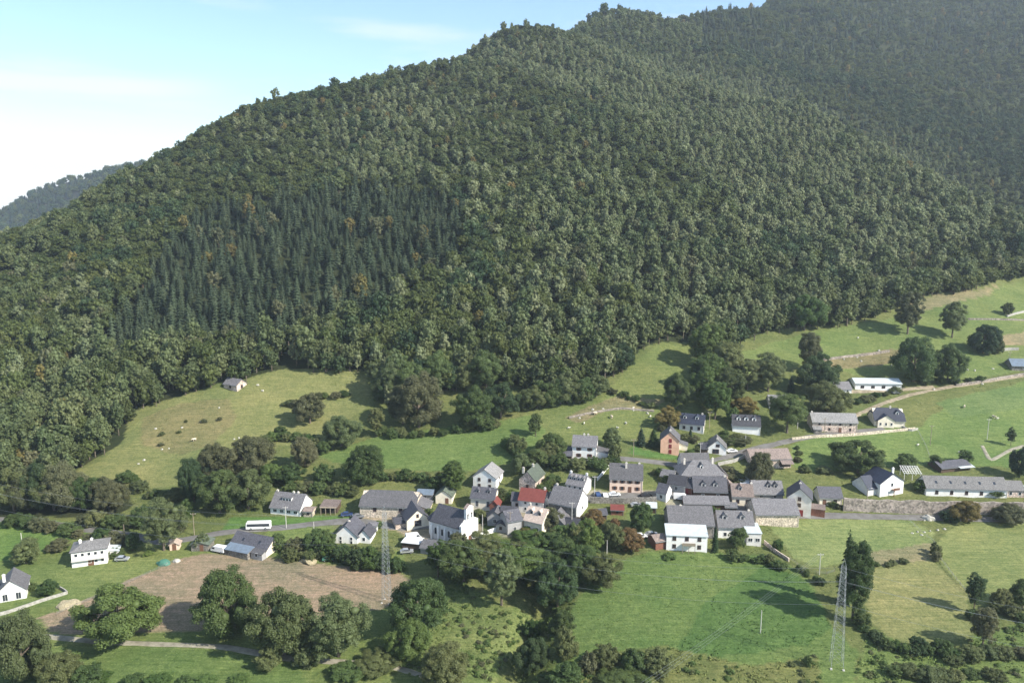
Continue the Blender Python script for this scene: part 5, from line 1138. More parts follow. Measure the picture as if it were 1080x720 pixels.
# --- the upper lane
b = H(706, 479, 19, 9, 5.8, 3.3, 'G', -12, 'salmon', 'slate', 'salmon gabled house with three red windows one above another', cols=0, chim=((.1, .6),))
for z_ in (.5, 2.7, 5.0): window(b, .2, z_, .95, 1.35, frame=REDP, glass=REDP)
w_ = b['_w']; m = MB(); m.box(w_/2 + .005, w_/2 + .1, .02, 8.98, -3.2, 5.75); m.build('side_render', WALL['cream'], b); ext(b, w_/2 + .1, w_/2 + 3.4, 4.5, 9, 2.6, .9, 'cream', 'slate', 'X')
b = H(729, 455, 25, 8, 3.4, 3.1, 'L', -18, 'pale', 'navy', 'house with a blue black roof and two dormers among trees above the lane', rows=1, cols=3, frame=FRAMEB, dorm=(-.3, .2), dw=1.4, gcols=1, chim=((.4, .5),))
b = H(787, 457, 28, 8, 3.5, 3.4, 'L', -10, 'white', 'dark', 'white house with a dark roof and three white dormers', rows=1, cols=0, dorm=(-.28, 0, .28), dw=1.7, gcols=1)
w_ = b['_w']
b = H(756, 479, 19, 8, 2.6, 3.2, 'G', -12, 'white', 'pale', 'small white chalet with a big dark gable window', cols=0, chim=((.1, .5),))
window(b, -.5, .4, 2.4, 1.7, frame=FRAMEB); window(b, .2, 3.1, 1.3, 1.0, frame=FRAMEB); w_ = b['_w']; ext(b, -w_/2 - 2.6, -w_/2, -.5, 7, 2.0, 1.6, 'wood', 'dark', 'L')
b = H(821, 433, 19, 8, 3.2, 2.9, 'L', -8, 'pale', 'pale', 'grey roofed house half hidden behind an oak', rows=1, cols=2, chim=((.1, .6), (.4, .5)))
b = H(813, 493, 40, 9, 3.6, 2.5, 'L', 4, 'pinkstone', 'brownish', 'long pink stone barn with a worn brownish roof beside the meadow', 'barn', rows=1, cols=2, ww=.8, wh=.8, frame=FRAMEB)
w_ = b['_w']; m = MB(); m.box(w_ * .22, w_/2 - .2, -.06, -.005, .3, 2.6); m.build('opening', BLACKGAP, b)  # dark panel painted as the shade within the barn's open end
m = MB(); m.prism([(-3.0, 2.2), (0, 3.2), (0, 3.35), (-3.0, 2.35)], w_ * .2, w_/2, 'x'); m.build('lean_to_roof', ROOF['brownish'], b)
# --- the manor and the houses before it
b = H(741, 515, 45, 11, 4.8, 4.4, 'HIP', 2, 'pale', 'slate', 'wide manor with a tall hipped grey roof in the village centre', 'manor', cat='house', rows=1, cols=2, ww=1.1, wh=1.5, wz=2.1, frame=FRAMEB, dorm=(.0,), dw=1.2, chim=((.3, .5), (-.35, .4)))
w_ = b['_w']; ext(b, -w_ * .33, w_ * .33, 10, 17, 5.6, 3.6, 'pale', 'slate', 'L'); ext(b, w_/2, w_/2 + 2.0, 3, 10, 4.0, 1.8, 'pinkstone', 'slate', 'X')
b = H(749, 527, 34, 8, 3.4, 3.9, 'L', -4, 'wood', 'dark', 'house with a very dark roof and two pointed dormers before the manor', rows=1, cols=2, dorm=(-.2, .16), dkind='dark', dw=1.7, dt=.14, chim=((.47, .4),))
b = H(745, 538, 46, 6, 2.5, 1.6, 'L', -3, 'wood', 'slate', 'long low outbuilding with a grey roof before the manor', 'shed', rows=1, cols=1, frame=FRAMEB)
b = H(713, 519, 18, 7, 3.0, 2.2, 'L', -24, 'grey', 'dark', 'low dark roofed outbuilding left of the manor', 'shed', cols=1)
b = H(724, 521, 12, 6, 3.0, 2.0, 'L', -30, 'brown', 'dark', 'reddish timber barn at the left foot of the manor', 'barn', cols=0, doorx=0, dmat=REDP)
b = H(783, 533, 21, 8, 3.6, 3.0, 'L', -6, 'cream', 'brownish', 'cream house with a brown grey roof right of the manor', rows=1, cols=2, frame=FRAMEB, dorm=(-.1,), dkind='dark', dw=1.2, chim=((.48, .5),))
b = H(791, 517, 19, 5, 2.6, .4, 'SHED', -4, 'pale', 'white', 'flat white roofed shed behind the cream house', 'shed', cols=1, ww=1.4)
b = H(810, 527, 30, 8, 2.4, 3.4, 'L', -4, 'grey', 'slate', 'low house with dark dormers in its grey roof behind the cream walled barn', rows=1, cols=2, dorm=(.05, .28), dkind='dark', dw=1.5)
b = H(819.5, 555, 43, 11, 4.4, 3.2, 'L', 0, 'stone', 'slate', 'big barn with a blank cream wall beside the pale field', 'barn', cols=0, w=14.6)
b = H(729, 567, 46, 12, 4.6, 4.0, 'L', -3, 'darkstone', 'slate', 'broad grey roofed barn directly behind the house with the white sheet roof', 'barn', cols=0, chim=((-.2, .2),))
b = H(724, 581, 42, 6, 5.2, 1.1, 'SHED', -6, 'white', 'metal', 'white house with ribbed white sheet roof and a wooden balcony', rows=2, cols=3, ww=1.0, wh=1.2, frame=FRAMEB, skip=((0, 1),))
w_ = b['_w']; m = MB(); m.box(-w_*.12, w_*.2, -1.6, -.01, 2.4, 2.55); [m.box(x_ - .08, x_ + .08, -1.6, -1.45, -1.5, 2.4) for x_ in (-w_*.11, w_*.04, w_*.19)]; m.box(-w_*.12, w_*.2, -1.62, -1.54, 2.55, 3.4); m.build('balcony', WOODP, b)
m = MB(); [m.box(x_ - .05, x_ + .05, -.34, 6.2, 5.32, 5.38) for x_ in np.linspace(-w_/2, w_/2, 14)]
b = H(697, 579, 11, 5, 2.9, 1.0, 'L', 20, 'brown', 'brownish', 'small reddish shed against the left wall of the white sheet roofed house', 'shed', cols=0)
b = H(776, 568, 36, 9, 4.2, 3.6, 'L', -3, 'white', 'slate', 'white house with two dark dormers left of the blank walled barn', rows=1, cols=3, ww=.9, wh=1.2, dorm=(-.3, .2), dkind='dark', dw=1.7, chim=((.42, .4),))
w_ = b['_w']; ext(b, w_ * .22, w_ * .62, -4, 2.5, 3.8, .8, 'pale', 'metal', 'Y', win=2, ww=1.3)
b = H(842, 544, 24, 9, 6.6, 3.4, 'G', -20, 'pale', 'dark', 'tall grey gabled house with two dark windows over a red door', 'house', cols=0, chim=((.5, .5),))
window(b, 0, 3.4, 1.0, 1.3, frame=FRAMEB); window(b, 0, 5.6, 1.0, 1.3, frame=FRAMEB); door(b, 0.4, 1.9, 2.3, mat=REDP); w_ = b['_w']; ext(b, w_/2, w_/2 + 4.6, 2, 6, 2.6, .4, 'brown', 'brownish', 'Y')
b = H(876, 533, 22, 7, 3.2, 2.5, 'L', -4, 'cream', 'dark', 'little cream cottage with a dark roof beside the tall grey gabled house', 'cottage', cat='house', cols=0, doorx=-.28)
window(b, 1.5, 1.0, 1.1, 1.2, frame=FRAMEB)
for q in [(651, 543, 13, 4, 2.0, .9, 'L', -6, 'brown', 'red', 'small shed with a dull red roof in the orchard below the retaining wall'),
          (634, 548, 12, 4, 2.1, 1.0, 'L', 8, 'wood', 'dark', 'dark timber shed left of the dull red orchard shed'),
          (703, 509, 13, 5, 2.6, 1.5, 'L', -26, 'grey', 'slate', 'small slate roofed outbuilding climbing left of the manor'),
          (769, 523, 11, 5, 3.0, 1.6, 'G', -6, 'pinkstone', 'brownish', 'narrow brick gabled annex between manor and cream house'),
          (771, 541, 12, 4, 2.3, .8, 'L', -4, 'wood', 'slate', 'low timber shed left of the cream house with the brown roof'),
          (801, 537, 12, 4, 2.4, .9, 'L', -2, 'pale', 'slate', 'small pale outbuilding above the blank walled barn'),
          (577, 538, 9, 5, 3.4, 1.6, 'G', -14, 'white', 'slate', 'narrow white gabled house squeezed between the red roof and the dark barn'),
          (545, 536, 11, 5, 3.2, 1.8, 'L', -8, 'pale', 'dark', 'small pale house with a dark roof left of the red roofed house'),
          (528, 561, 10, 4, 2.3, 1.0, 'G', -12, 'grey', 'dark', 'tiny grey hut at the white balustrade'),
          (497, 550, 10, 4, 2.2, .8, 'L', 12, 'grey', 'slate', 'low grey hut right of the chapel bell wall'),
          (687, 541, 10, 4, 2.2, .9, 'L', -8, 'wood', 'metal', 'garden shed with pale metal roof right of the dark garden tree'),
          (393, 560, 9, 3, 2.0, .6, 'L', -6, 'white', 'slate', 'tiny white hut right of the twin gabled house'),
          (325, 545, 9, 4, 2.2, .6, 'L', -6, 'stone', 'brownish', 'small stone lean to hut between the dormer house and the carport'),
          (598, 486, 10, 4, 2.4, .8, 'L', -6, 'wood', 'dark', 'dark shed left of the tall white house above the lane')]:
    H(*q, 'shed', cols=1, ww=.8, wh=1.0, frame=FRAMEB)
# --- the right side
b = H(940, 522, 22, 9, 5.0, 3.2, 'G', 16, 'white', 'navy', 'white house with a steep blue black roof behind the stone wall', rows=2, cols=1, ww=.9, wh=1.2, skip=((0, 0),), chim=((.4, .7, .3),), chm=WALL['white'])
w_ = b['_w']; ext(b, -w_/2 - 4.0, -w_/2, 1.5, 10, 2.8, 3.4, 'pale', 'navy', 'L'); m = MB(); m.box(-.2, 2.4, -1.4, -.01, 2.2, 2.35); m.box(-.2, 2.4, -1.4, -1.3, 2.35, 3.1); m.box(.0, .2, -1.3, -1.1, -2, 2.2); m.build('balcony', FRAMEB, b)
b = H(1019, 524, 74, 8, 3.3, 3.1, 'L', -4, 'white', 'pale', 'long white farmhouse with five roof lights behind the stone wall', 'farmhouse', cat='house', rows=1, cols=5, ww=.95, wh=1.3, frame=FRAMEB, sky=5, doorx=None)
w_ = b['_w']; ext(b, w_/2, w_/2 + 6.5, .8, 7.6, 2.8, 2.4, 'pinkstone', 'pale', 'L', win=2); ext(b, w_/2 + 6.5, w_/2 + 14, .8, 5.5, 2.3, .7, 'wood', 'metal', 'Y')
b = H(880, 456, 44, 8, 4.6, 2.8, 'L', -5, 'pinkstone', 'pale', 'long pink stone house with two rows of windows along the upper lane', rows=2, cols=4, ww=.75, wh=.95, frame=FRAMEB, skip=((0, 0),), doorx=.12, chim=((-.47, .5),), gcols=1)
w_ = b['_w']; ext(b, -w_/2, -w_/2 + 3.4, -2.4, 0, 1.8, .9, 'darkstone', 'pale', 'Y')
b = H(938, 450, 29, 9, 3.0, 4.2, 'L', -6, 'cream', 'navy', 'cream house with a half hipped blue roof and front gable by the upper meadow', rows=1, cols=0, half=2.2, dorm=(.28,), dw=1.2, chim=((.1, .8),))
w_ = b['_w']; ext(b, -w_ * .42, w_ * .12, -1.2, 5, 3.2, 2.2, 'cream', 'navy', 'G', win=3, ww=.7)
b = H(926, 412, 44, 9, 3.5, 1.5, 'L', -3, 'white', 'metal', 'long white metal shed with a pale blue roof above the stony track', 'shed', rows=1, cols=4, ww=1.5, wh=1.1, wz=1.3, frame=FRAMEB)
b = H(890, 415, 15, 7, 2.2, 2.6, 'L', 8, 'white', 'slate', 'small white cottage with a grey roof beside the white metal shed', 'cottage', cat='house', rows=1, cols=2, ww=.8, wh=1.0)
b = H(1080, 391, 22, 8, 2.6, 2.6, 'L', -8, 'darkstone', 'blue', 'blue roofed barn cut by the right picture edge', 'barn', cols=1)
# collapsed shed behind the farmhouse
b = H(1008, 497, 27, 7, 1.9, 1.4, 'L', 14, 'wood', 'dark', 'collapsed dark shed with a slipped pale roof sheet behind the long farmhouse', 'shed', cols=0)
w_ = b['_w']; m = MB(); m.prism([(-1.5, 1.6), (4.5, 2.9), (4.5, 3.05), (-1.5, 1.75)], w_ * .05, w_ * .55, 'x'); m.build('roof_sheet', ROOF['metal'], b)
# ivy grown shed
b = H(211, 581, 17, 5, 2.2, .8, 'G', 0, 'darkstone', 'green', 'low stone shed overgrown with ivy left of the white van', 'shed', cols=0, doorx=.1)
g_ = crown_geo(77, 5.8, 2.6, 12, 900, .4, .6, 'round'); iv = link(bpy.data.objects.new('ivy', geo_mesh('ivy', g_, LEAF['ash'])), b); iv.location = (0, 2.4, .6)
# ------------------------------------------------------------------ walls, fences, poles, pylons, wires
def wall_line(name, pts, h, th, mat, label, cat='wall', step=1.5, kind=None):
    p = np.array(pts, float); q = []
    for a, b in zip(p[:-1], p[1:]):
        for k in range(6): q.append(a + (b - a) * k / 6)
    q.append(p[-1]); q = np.array(q); x, y, z, _ = ground(q[:, 0], q[:, 1]); s = np.r_[0, np.cumsum(np.hypot(np.diff(x), np.diff(y)))]; n = max(3, int(s[-1] / step)); t = np.linspace(0, s[-1], n)
    X, Y = np.interp(t, s, x), np.interp(t, s, y); Z = height(X, Y); dx, dy = np.gradient(X), np.gradient(Y); L = np.hypot(dx, dy); nx, ny = -dy / L, dx / L
    base = Vector((X[0], Y[0], Z[0])); m = MB(); jit = vnoise(t, t * 0, 2.5, 8) * h * .07
    V = []
    for i in range(n):
        for sx, sz in ((-1, -1.2), (1, -1.2), (1, h + jit[i]), (-1, h + jit[i])): V.append((X[i] + nx[i] * th / 2 * sx - base.x, Y[i] + ny[i] * th / 2 * sx - base.y, Z[i] + sz - base.z))
    F = [(i*4 + k, (i+1)*4 + k, (i+1)*4 + (k+1) % 4, i*4 + (k+1) % 4) for i in range(n - 1) for k in range(4)] + [(0, 1, 2, 3), tuple((n-1)*4 + k for k in (3, 2, 1, 0))]
    m.add(V, F); o = m.build(name, mat); o.location = base; tag(o, label, cat); return o
RW = stone('pinkish rubble', (.28, .24, .21), 1.5)
PW = plaster('pale weathered wall', (.38, .365, .33), .25, 1.5)
wall_line('retaining_wall', [(889, 538), (905, 539), (960, 541), (1000, 542), (1040, 542), (1082, 543), (1250, 549)], 4.6, .7, RW, 'long pinkish stone retaining wall below the right hand farmhouses')
wall_line('retaining_wall', [(622, 530), (655, 531), (692, 530)], 2.2, .5, WALL['darkstone'], 'dark stone retaining wall below the pink house with eight windows')
wall_line('garden_wall', [(-20, 654), (10, 646), (42, 635), (71, 626)], .9, .3, PW, 'low white garden wall beside the heap of straw')
wall_line('garden_wall', [(71, 626), (66, 622), (58, 619)], .9, .3, PW, 'short white wall closing the garden of the left edge house')
wall_line('garden_wall', [(757, 491), (775, 487), (792, 480), (800, 476)], 1.3, .4, PW, 'curved pale wall along the lane above the manor')
wall_line('garden_wall', [(835, 464), (858, 461.5), (900, 459.5), (935, 456), (965, 453)], 1.1, .4, WALL['stone'], 'pale stone wall along the upper lane below the pink stone house')
wall_line('field_wall', [(868, 380), (890, 377), (918, 374), (938, 371)], 1.0, .8, RW, 'broken dry stone wall across the upper meadow')
wall_line('field_wall', [(1021, 337), (1045, 337), (1080, 338), (1200, 338)], .8, .6, RW, 'straight dry stone wall near the top of the upper right meadow')
wall_line('field_wall', [(1062, 334), (1072, 331), (1082, 329)], 1.0, .7, PW, 'short whitish stone wall at the right edge of the top meadow')
wall_line('field_wall', [(1008, 407), (1030, 404), (1058, 399), (1082, 395)], 1.0, .8, RW, 'dry stone wall along the upper side of the stony track')
wall_line('field_wall', [(1056, 370), (1066, 369), (1074, 369)], 1.3, .8, PW, 'short pale stone wall beside the dry grass patch')
wall_line('field_wall', [(600, 441), (622, 436), (655, 431), (690, 434)], .7, .7, RW, 'low dry stone wall across the bank of the central clearing')
wall_line('garden_wall', [(507, 566), (520, 561), (529, 558)], 1.4, .3, WALL['white'], 'white balustrade wall of the terrace below the village')
wall_line('garden_wall', [(806, 573), (818, 583), (832, 592)], 1.2, .3, WALL['pinkstone'], 'crooked stone wall running down to the pale field from the lower houses')
wall_line('garden_wall', [(950, 450), (960, 455), (968, 453)], .9, .3, PW, 'white garden wall right of the cream house by the upper meadow')
wall_line('garden_wall', [(630, 507), (640, 495), (644, 490)], 1.2, .3, WALL['white'], 'pale garden wall climbing left of the pink house')
def fence(name, pts, label, post=2.6, h=1.1, boards=False, mat=WOODP):
    p = np.array(pts, float); q = []
    for a, b in zip(p[:-1], p[1:]):
        for k in range(6): q.append(a + (b - a) * k / 6)
    q.append(p[-1]); q = np.array(q); x, y, z, _ = ground(q[:, 0], q[:, 1]); s = np.r_[0, np.cumsum(np.hypot(np.diff(x), np.diff(y)))]; n = max(3, min(90, int(s[-1] / post))); t = np.linspace(0, s[-1], n)
    X, Y = np.interp(t, s, x), np.interp(t, s, y); Z = height(X, Y); root = empty(name, (X[0], Y[0], Z[0])); tag(root, label, 'fence'); P = [Vector((X[i] - X[0], Y[i] - Y[0], Z[i] - Z[0])) for i in range(n)]
    for i in range(n): m = MB(); m.tube([P[i] - Vector((0, 0, .5)), P[i] + Vector((0, 0, h * .6)), P[i] + Vector((0, 0, h))], [.07, .065, .05], 5); m.build('post', mat, root)
    for k in ((.35, .6, .85) if not boards else (.3, .55, .8)):
        m = MB(); m.tube([q + Vector((0, 0, h * k)) for q in P], .018 if not boards else .06, 4); m.build('wire' if not boards else 'rail', STEEL if not boards else mat, root)
fence('field_fence', [(985, 572), (992, 590), (1004, 606), (1022, 628)], 'wire fence running diagonally between the mown field and the pale right field')
fence('field_fence', [(958, 549), (972, 562), (985, 572)], 'wire fence between the two pale fields under the stone wall')
fence('field_fence', [(833, 590), (846, 600), (868, 607), (880, 603)], 'wire fence on the bank between the pale field and the bright meadow')
fence('field_fence', [(60, 648), (120, 622), (185, 592)], 'low wire fence between the lawn and the ploughed field')
fence('field_fence', [(968, 455), (976, 470), (984, 492)], 'wire fence down the upper right meadow below the cream house')
fence('picket_fence', [(686, 500), (700, 503), (712, 508)], 'pale picket fence climbing right of the pink house', 1.6, 1.4, True)
def pole(px, py, h, label, mat=WOODP, arms=True, lamp=False):
    p = at(px, py); root = empty('street_lamp' if lamp else 'utility_pole', p); tag(root, label, 'street lamp' if lamp else 'pole')
    m = MB(); m.tube([(0, 0, -1), (0, 0, h * .5), (0, 0, h)], [.14, .12, .09], 8); m.build('post', mat, root)
    if lamp:
        m = MB(); m.tube([(0, 0, h - .1), (.7, 0, h + .25), (1.2, 0, h + .3)], .05, 6); m.build('bracket', STEEL, root); m = MB(); m.box(1.0, 1.7, -.14, .14, h + .18, h + .32); m.build('lamp_head', CONC, root)
    elif arms:
        m = MB(); m.box(-.9, .9, -.06, .06, h - .5, h - .38); m.build('crossarm', mat, root)
        for x in (-.8, 0, .8): m = MB(); m.tube([(x, 0, h - .38), (x, 0, h - .3), (x, 0, h - .15)], [.05, .08, .03], 6); m.build('insulator', FRAMEW, root)
    return p + Vector((0, 0, h - .2))
POLES = [(205, 564, 8, 'wooden pole at the road fork left of the ploughed field'), (302, 557, 8, 'pale pole beside the road right of the coach'), (331, 557, 2.4, 'short white post by the road left of the twin gabled house'),
 (131, 562, 3.2, 'short dark post beside the road at the far left'), (23, 571, 3.2, 'white post standing in the left grass field'), (668, 481, 7.0, 'wooden pole on the lawn left of the salmon gabled house'), (738, 490, 9, 'tall wooden pole left of the white chalet'),
 (748, 452, 7.5, 'wooden pole right of the house with the blue black roof'), (786, 470, 4.5, 'thin pole below the house with three white dormers'), (841, 452, 9.0, 'pale concrete pole in front of the oak by the upper lane'), (869, 460, 8.0, 'wooden pole before the pink stone house'),
 (981, 469, 8.5, 'thin pole in the upper right meadow below the cream house'), (1041, 463, 9.0, 'white pole with a box in the upper right meadow'), (864, 606, 7.0, 'wooden pole between the tall tree and the pale field'), (802, 667, 6.5, 'bare white post in the bright green meadow'),
 (914, 532, 6, 'dark lamp pole in front of the stone retaining wall'), (627, 524, 8, 'wooden pole beside the parked cars below the white four dormer house'), (538, 563, 8, 'pole standing before the slate clad dark house'), (603, 556, 9, 'pale pole against the dark slate barn'),
 (1064, 385, 7, 'thin pole in the grass near the blue roofed barn'), (640, 585, 5, 'white post in the orchard below the retaining wall'), (509, 560, 6, 'thin pole above the white balustrade')]
PT = {}
for i, (a, b_, h_, lab) in enumerate(POLES): PT[i] = pole(a, b_, h_, lab, CONC if 'white' in lab or 'pale' in lab else WOODP, arms=h_ > 6.4 and 'bare' not in lab and 'lamp' not in lab, lamp='lamp' in lab)
def pylon(px, py, h, base, top, label, yaw, arms):
    p = at(px, py); root = empty('lattice_pylon', p, yaw); tag(root, label, 'pylon'); r = .036
    def hw(z): return base / 2 + (top / 2 - base / 2) * min(1, z / (h * .93))
    for sx in (-1, 1):
        for sy in (-1, 1): m = MB(); m.tube([(sx * hw(0), sy * hw(0), -.6), (sx * hw(h * .5), sy * hw(h * .5), h * .5), (sx * hw(h * .93), sy * hw(h * .93), h * .93)], [r * 1.3, r * 1.1, r], 4); m.build('leg', STEEL, root)
    m = MB(); z = .6; n = 0
    while z < h * .92:
        st = max(.9, hw(z) * 1.7); z2 = min(z + st, h * .93); a, b = hw(z), hw(z2)
        for f in range(4):
            c = [(-1, -1), (1, -1), (1, 1), (-1, 1)]; p0, p1 = c[f], c[(f + 1) % 4]
            m.tube([(p0[0] * a, p0[1] * a, z), (p1[0] * b, p1[1] * b, z2)], r * .5, 3); m.tube([(p1[0] * a, p1[1] * a, z), (p0[0] * b, p0[1] * b, z2)], r * .5, 3)
            m.tube([(p0[0] * b, p0[1] * b, z2), (p1[0] * b, p1[1] * b, z2)], r * .45, 3)
        z = z2; n += 1
    m.build('lattice', STEEL, root)
    m = MB(); t = top / 2
    for sx in (-1, 1):
        for sy in (-1, 1): m.tube([(sx * t, sy * t, h * .93), (0, 0, h)], r * .8, 4)
    m.build('peak', STEEL, root); out = []
    for z, L, side in arms:
        m = MB(); a = hw(z); e = (side * (a + L), 0, z)
        for sy in (-1, 1): m.tube([(side * a, sy * a, z), e], r * .6, 4); m.tube([(side * hw(z + 1.1), sy * hw(z + 1.1), z + 1.1), e], r * .5, 4)
        ar = m.build('crossarm', STEEL, root); m = MB(); m.tube([e, (e[0], 0, z - .35), (e[0], 0, z - .7)], [.05, .11, .06], 6); m.build('insulator', GLASS, ar)
        out.append(p + Matrix.Rotation(yaw, 3, 'Z') @ Vector((e[0], 0, z - .7)))
    m = MB(); [m.box(sx * base/2 - .25, sx * base/2 + .25, sy * base/2 - .25, sy * base/2 + .25, -1, .08) for sx in (-1, 1) for sy in (-1, 1)]; m.build('footing', CONC, root)
    out.append(p + Vector((0, 0, h))); return out
_pr = pylon(882, 702, 28.5, 2.9, 1.0, 'steel lattice pylon standing in the rough grass at the lower right', R(78), [(22.2, 1.6, 1), (24.3, 1.6, -1), (26.0, 1.3, 1), (18.5, 1.5, -1)])
_pl = pylon(408, 634, 29.0, 2.2, .9, 'pale steel lattice pylon between ploughed field and dark oak', R(78), [(22.6, 1.4, 1), (24.6, 1.4, -1), (26.4, 1.1, 1), (19, 1.3, -1)])
def cable(a, b, sag, label, group, r=.018):
    P = [a.lerp(b, k / 14) - Vector((0, 0, sag * 4 * (k / 14) * (1 - k / 14))) for k in range(15)]; m = MB(); m.tube([q - a for q in P], r, 4); o = m.build('power_cable', STEEL); o.location = a
    tag(o, label, 'cable', group)
for k in range(4):
    cable(_pr[k], _pl[k], 5.0, 'power cable hanging between the two lattice pylons', 'cables between the two pylons')
    e = _pr[k] + (_pr[k] - _pl[k]) * .9; e.z = _pr[k].z - 4; cable(_pr[k], e, 4.0, 'power cable running right from the lower right pylon out of the picture', 'cables right of the lower right pylon')
    e = _pl[k] + (_pl[k] - _pr[k]) * 1.3; e.z = _pl[k].z - 2; cable(_pl[k], e, 5.0, 'power cable running left from the pale pylon out of the picture', 'cables left of the pale pylon')
_g = PT[13]
for k in (-.8, 0, .8):
    q = at(690, 718) + Vector((-9 + k * 1.6, -14, 2.0)); cable(_g + Vector((k, 0, 0)), q + Vector((0, 0, 3.5)), 1.2, 'thin cable dropping from the wooden pole across the bright green meadow', 'cables across the bright green meadow', .014)
# ------------------------------------------------------------------ vehicles
PAINT = dict(white=plain('white car paint', (.78, .78, .77), .25, 0, .6), blue=plain('dark blue car paint', (.04, .07, .16), .25, 0, .6), grey=plain('grey car paint', (.30, .31, .32), .25, .4, .6), dark=plain('black car paint', (.03, .03, .035), .25, 0, .6), silver=plain('silver car paint', (.55, .56, .57), .25, .5, .6), green=plain('green sheet', (.06, .17, .12), .6))
RUBBER = plain('tyre rubber', (.02, .02, .02), .9); LAMP = plain('headlight glass', (.7, .7, .65), .15)
def vehicle(px, py, yaw, kind, paint, label, name=None):
    p = at(px, py); name = name or dict(car='parked_car', van='parked_van', coach='coach')[kind]; root = empty(name, p + Vector((0, 0, .12)), R(yaw)); tag(root, label, dict(car='car', van='van', coach='bus')[kind])
    if kind == 'car': L, W, prof, glass, wr, ax = 4.2, 1.75, [(-2.1, .35), (2.1, .35), (2.1, .75), (1.95, .92), (1.05, 1.0), (.45, 1.42), (-1.1, 1.45), (-1.75, 1.05), (-2.1, .98)], [(.95, 1.0), (.42, 1.36), (-1.05, 1.38), (-1.6, 1.04)], .31, 1.3
    elif kind == 'van': L, W, prof, glass, wr, ax = 5.2, 1.95, [(-2.6, .4), (2.6, .4), (2.6, .95), (2.35, 1.15), (1.75, 1.9), (1.3, 2.2), (-2.5, 2.25), (-2.6, 2.0)], [(2.1, 1.2), (1.65, 1.85), (.9, 1.85), (.9, 1.2)], .34, 1.6
    else: L, W, prof, glass, wr, ax = 11.5, 2.5, [(-5.75, .45), (5.75, .45), (5.75, 1.4), (5.6, 3.0), (5.3, 3.25), (-5.55, 3.25), (-5.75, 3.0)], [(5.2, 1.55), (5.15, 2.7), (-5.3, 2.7), (-5.3, 1.55)], .5, 3.4
    m = MB(); m.prism([(a, z) for a, z in prof], -W/2, W/2, 'y'); body = m.build('body', PAINT[paint], root)
    bm = bmesh.new(); bm.from_mesh(body.data); bmesh.ops.bevel(bm, geom=[e for e in bm.edges], offset=.07, segments=2, affect='EDGES'); bm.to_mesh(body.data); bm.free()
    m = MB(); m.prism(glass, -W/2 - .015, W/2 + .015, 'y'); m.build('side_window', GLASS, root)
    m = MB(); 
    if kind == 'coach': m.box(5.62, 5.79, -1.1, 1.1, 1.3, 2.8)
    elif kind == 'car': m.prism([(1.03, 1.01), (.47, 1.41), (.55, 1.44), (1.12, 1.04)], -.72, .72, 'y')
    else: m.prism([(2.33, 1.2), (1.8, 1.88), (1.88, 1.92), (2.42, 1.22)], -.85, .85, 'y')
    m.build('windscreen', GLASS, root)
    for sx in (-1, 1):
        for sy in (-1, 1):
            m = MB(); m.tube([(sx * ax, sy * (W/2 - .2), wr), (sx * ax, sy * (W/2 + .03), wr)], wr, 12); wh = m.build('wheel', RUBBER, root); m = MB(); m.tube([(sx * ax, sy * (W/2 + .02), wr), (sx * ax, sy * (W/2 + .05), wr)], wr * .55, 10); m.build('rim', STEEL, wh)
        m = MB(); m.box(L/2 - .03, L/2 + .03, sx * W * .33 - .18, sx * W * .33 + .18, .62, .8); m.build('headlight', LAMP, root)
    return root
_c = vehicle(273, 558, -176, 'coach', 'white', 'white coach with a dark window band on the road above the farmhouse'); _c.scale = (.72, .8, .85)
vehicle(231, 582, 160, 'van', 'white', 'white van beside the farmhouse with the blue lean-to')
vehicle(242, 582, 100, 'car', 'dark', 'dark car between the white van and the farmhouse')
vehicle(436, 569, 20, 'van', 'white', 'white van parked on the grass below the cream gabled house')
vehicle(429, 583, 10, 'car', 'silver', 'silver car under the flat car shelter below the chapel')
vehicle(366, 544, 10, 'car', 'blue', 'blue car left of the big cream barn')
vehicle(378, 546, 12, 'car', 'grey', 'grey car right beside the wall of the big cream barn')
vehicle(630, 523, 100, 'car', 'blue', 'dark blue car below the white house with four dormers')
vehicle(638, 524, 95, 'car', 'white', 'white car seen end on left of the pink house')
vehicle(648, 523, 5, 'car', 'white', 'white car parked in front of the pink house')
vehicle(681, 524, 20, 'car', 'dark', 'black car at the right corner of the pink house')
vehicle(718, 527, -8, 'van', 'white', 'white van left of the very dark roofed house')
vehicle(671, 534, 10, 'car', 'silver', 'pale car above the dark garden tree below the wall')
vehicle(687, 565, 8, 'car', 'silver', 'silver car on the grass left of the reddish shed')
vehicle(676, 567, 8, 'car', 'white', 'white car beside the silver car on the grass')
vehicle(129, 591, 5, 'car', 'silver', 'silver car on the lawn right of the hip roofed house')
vehicle(772, 477, 12, 'car', 'white', 'white car on the lane right of the white chalet')
vehicle(347, 591, 8, 'car', 'green', 'small green car at the upper edge of the ploughed field')
vehicle(945, 415, 5, 'car', 'grey', 'grey car beside the right end of the white metal shed')
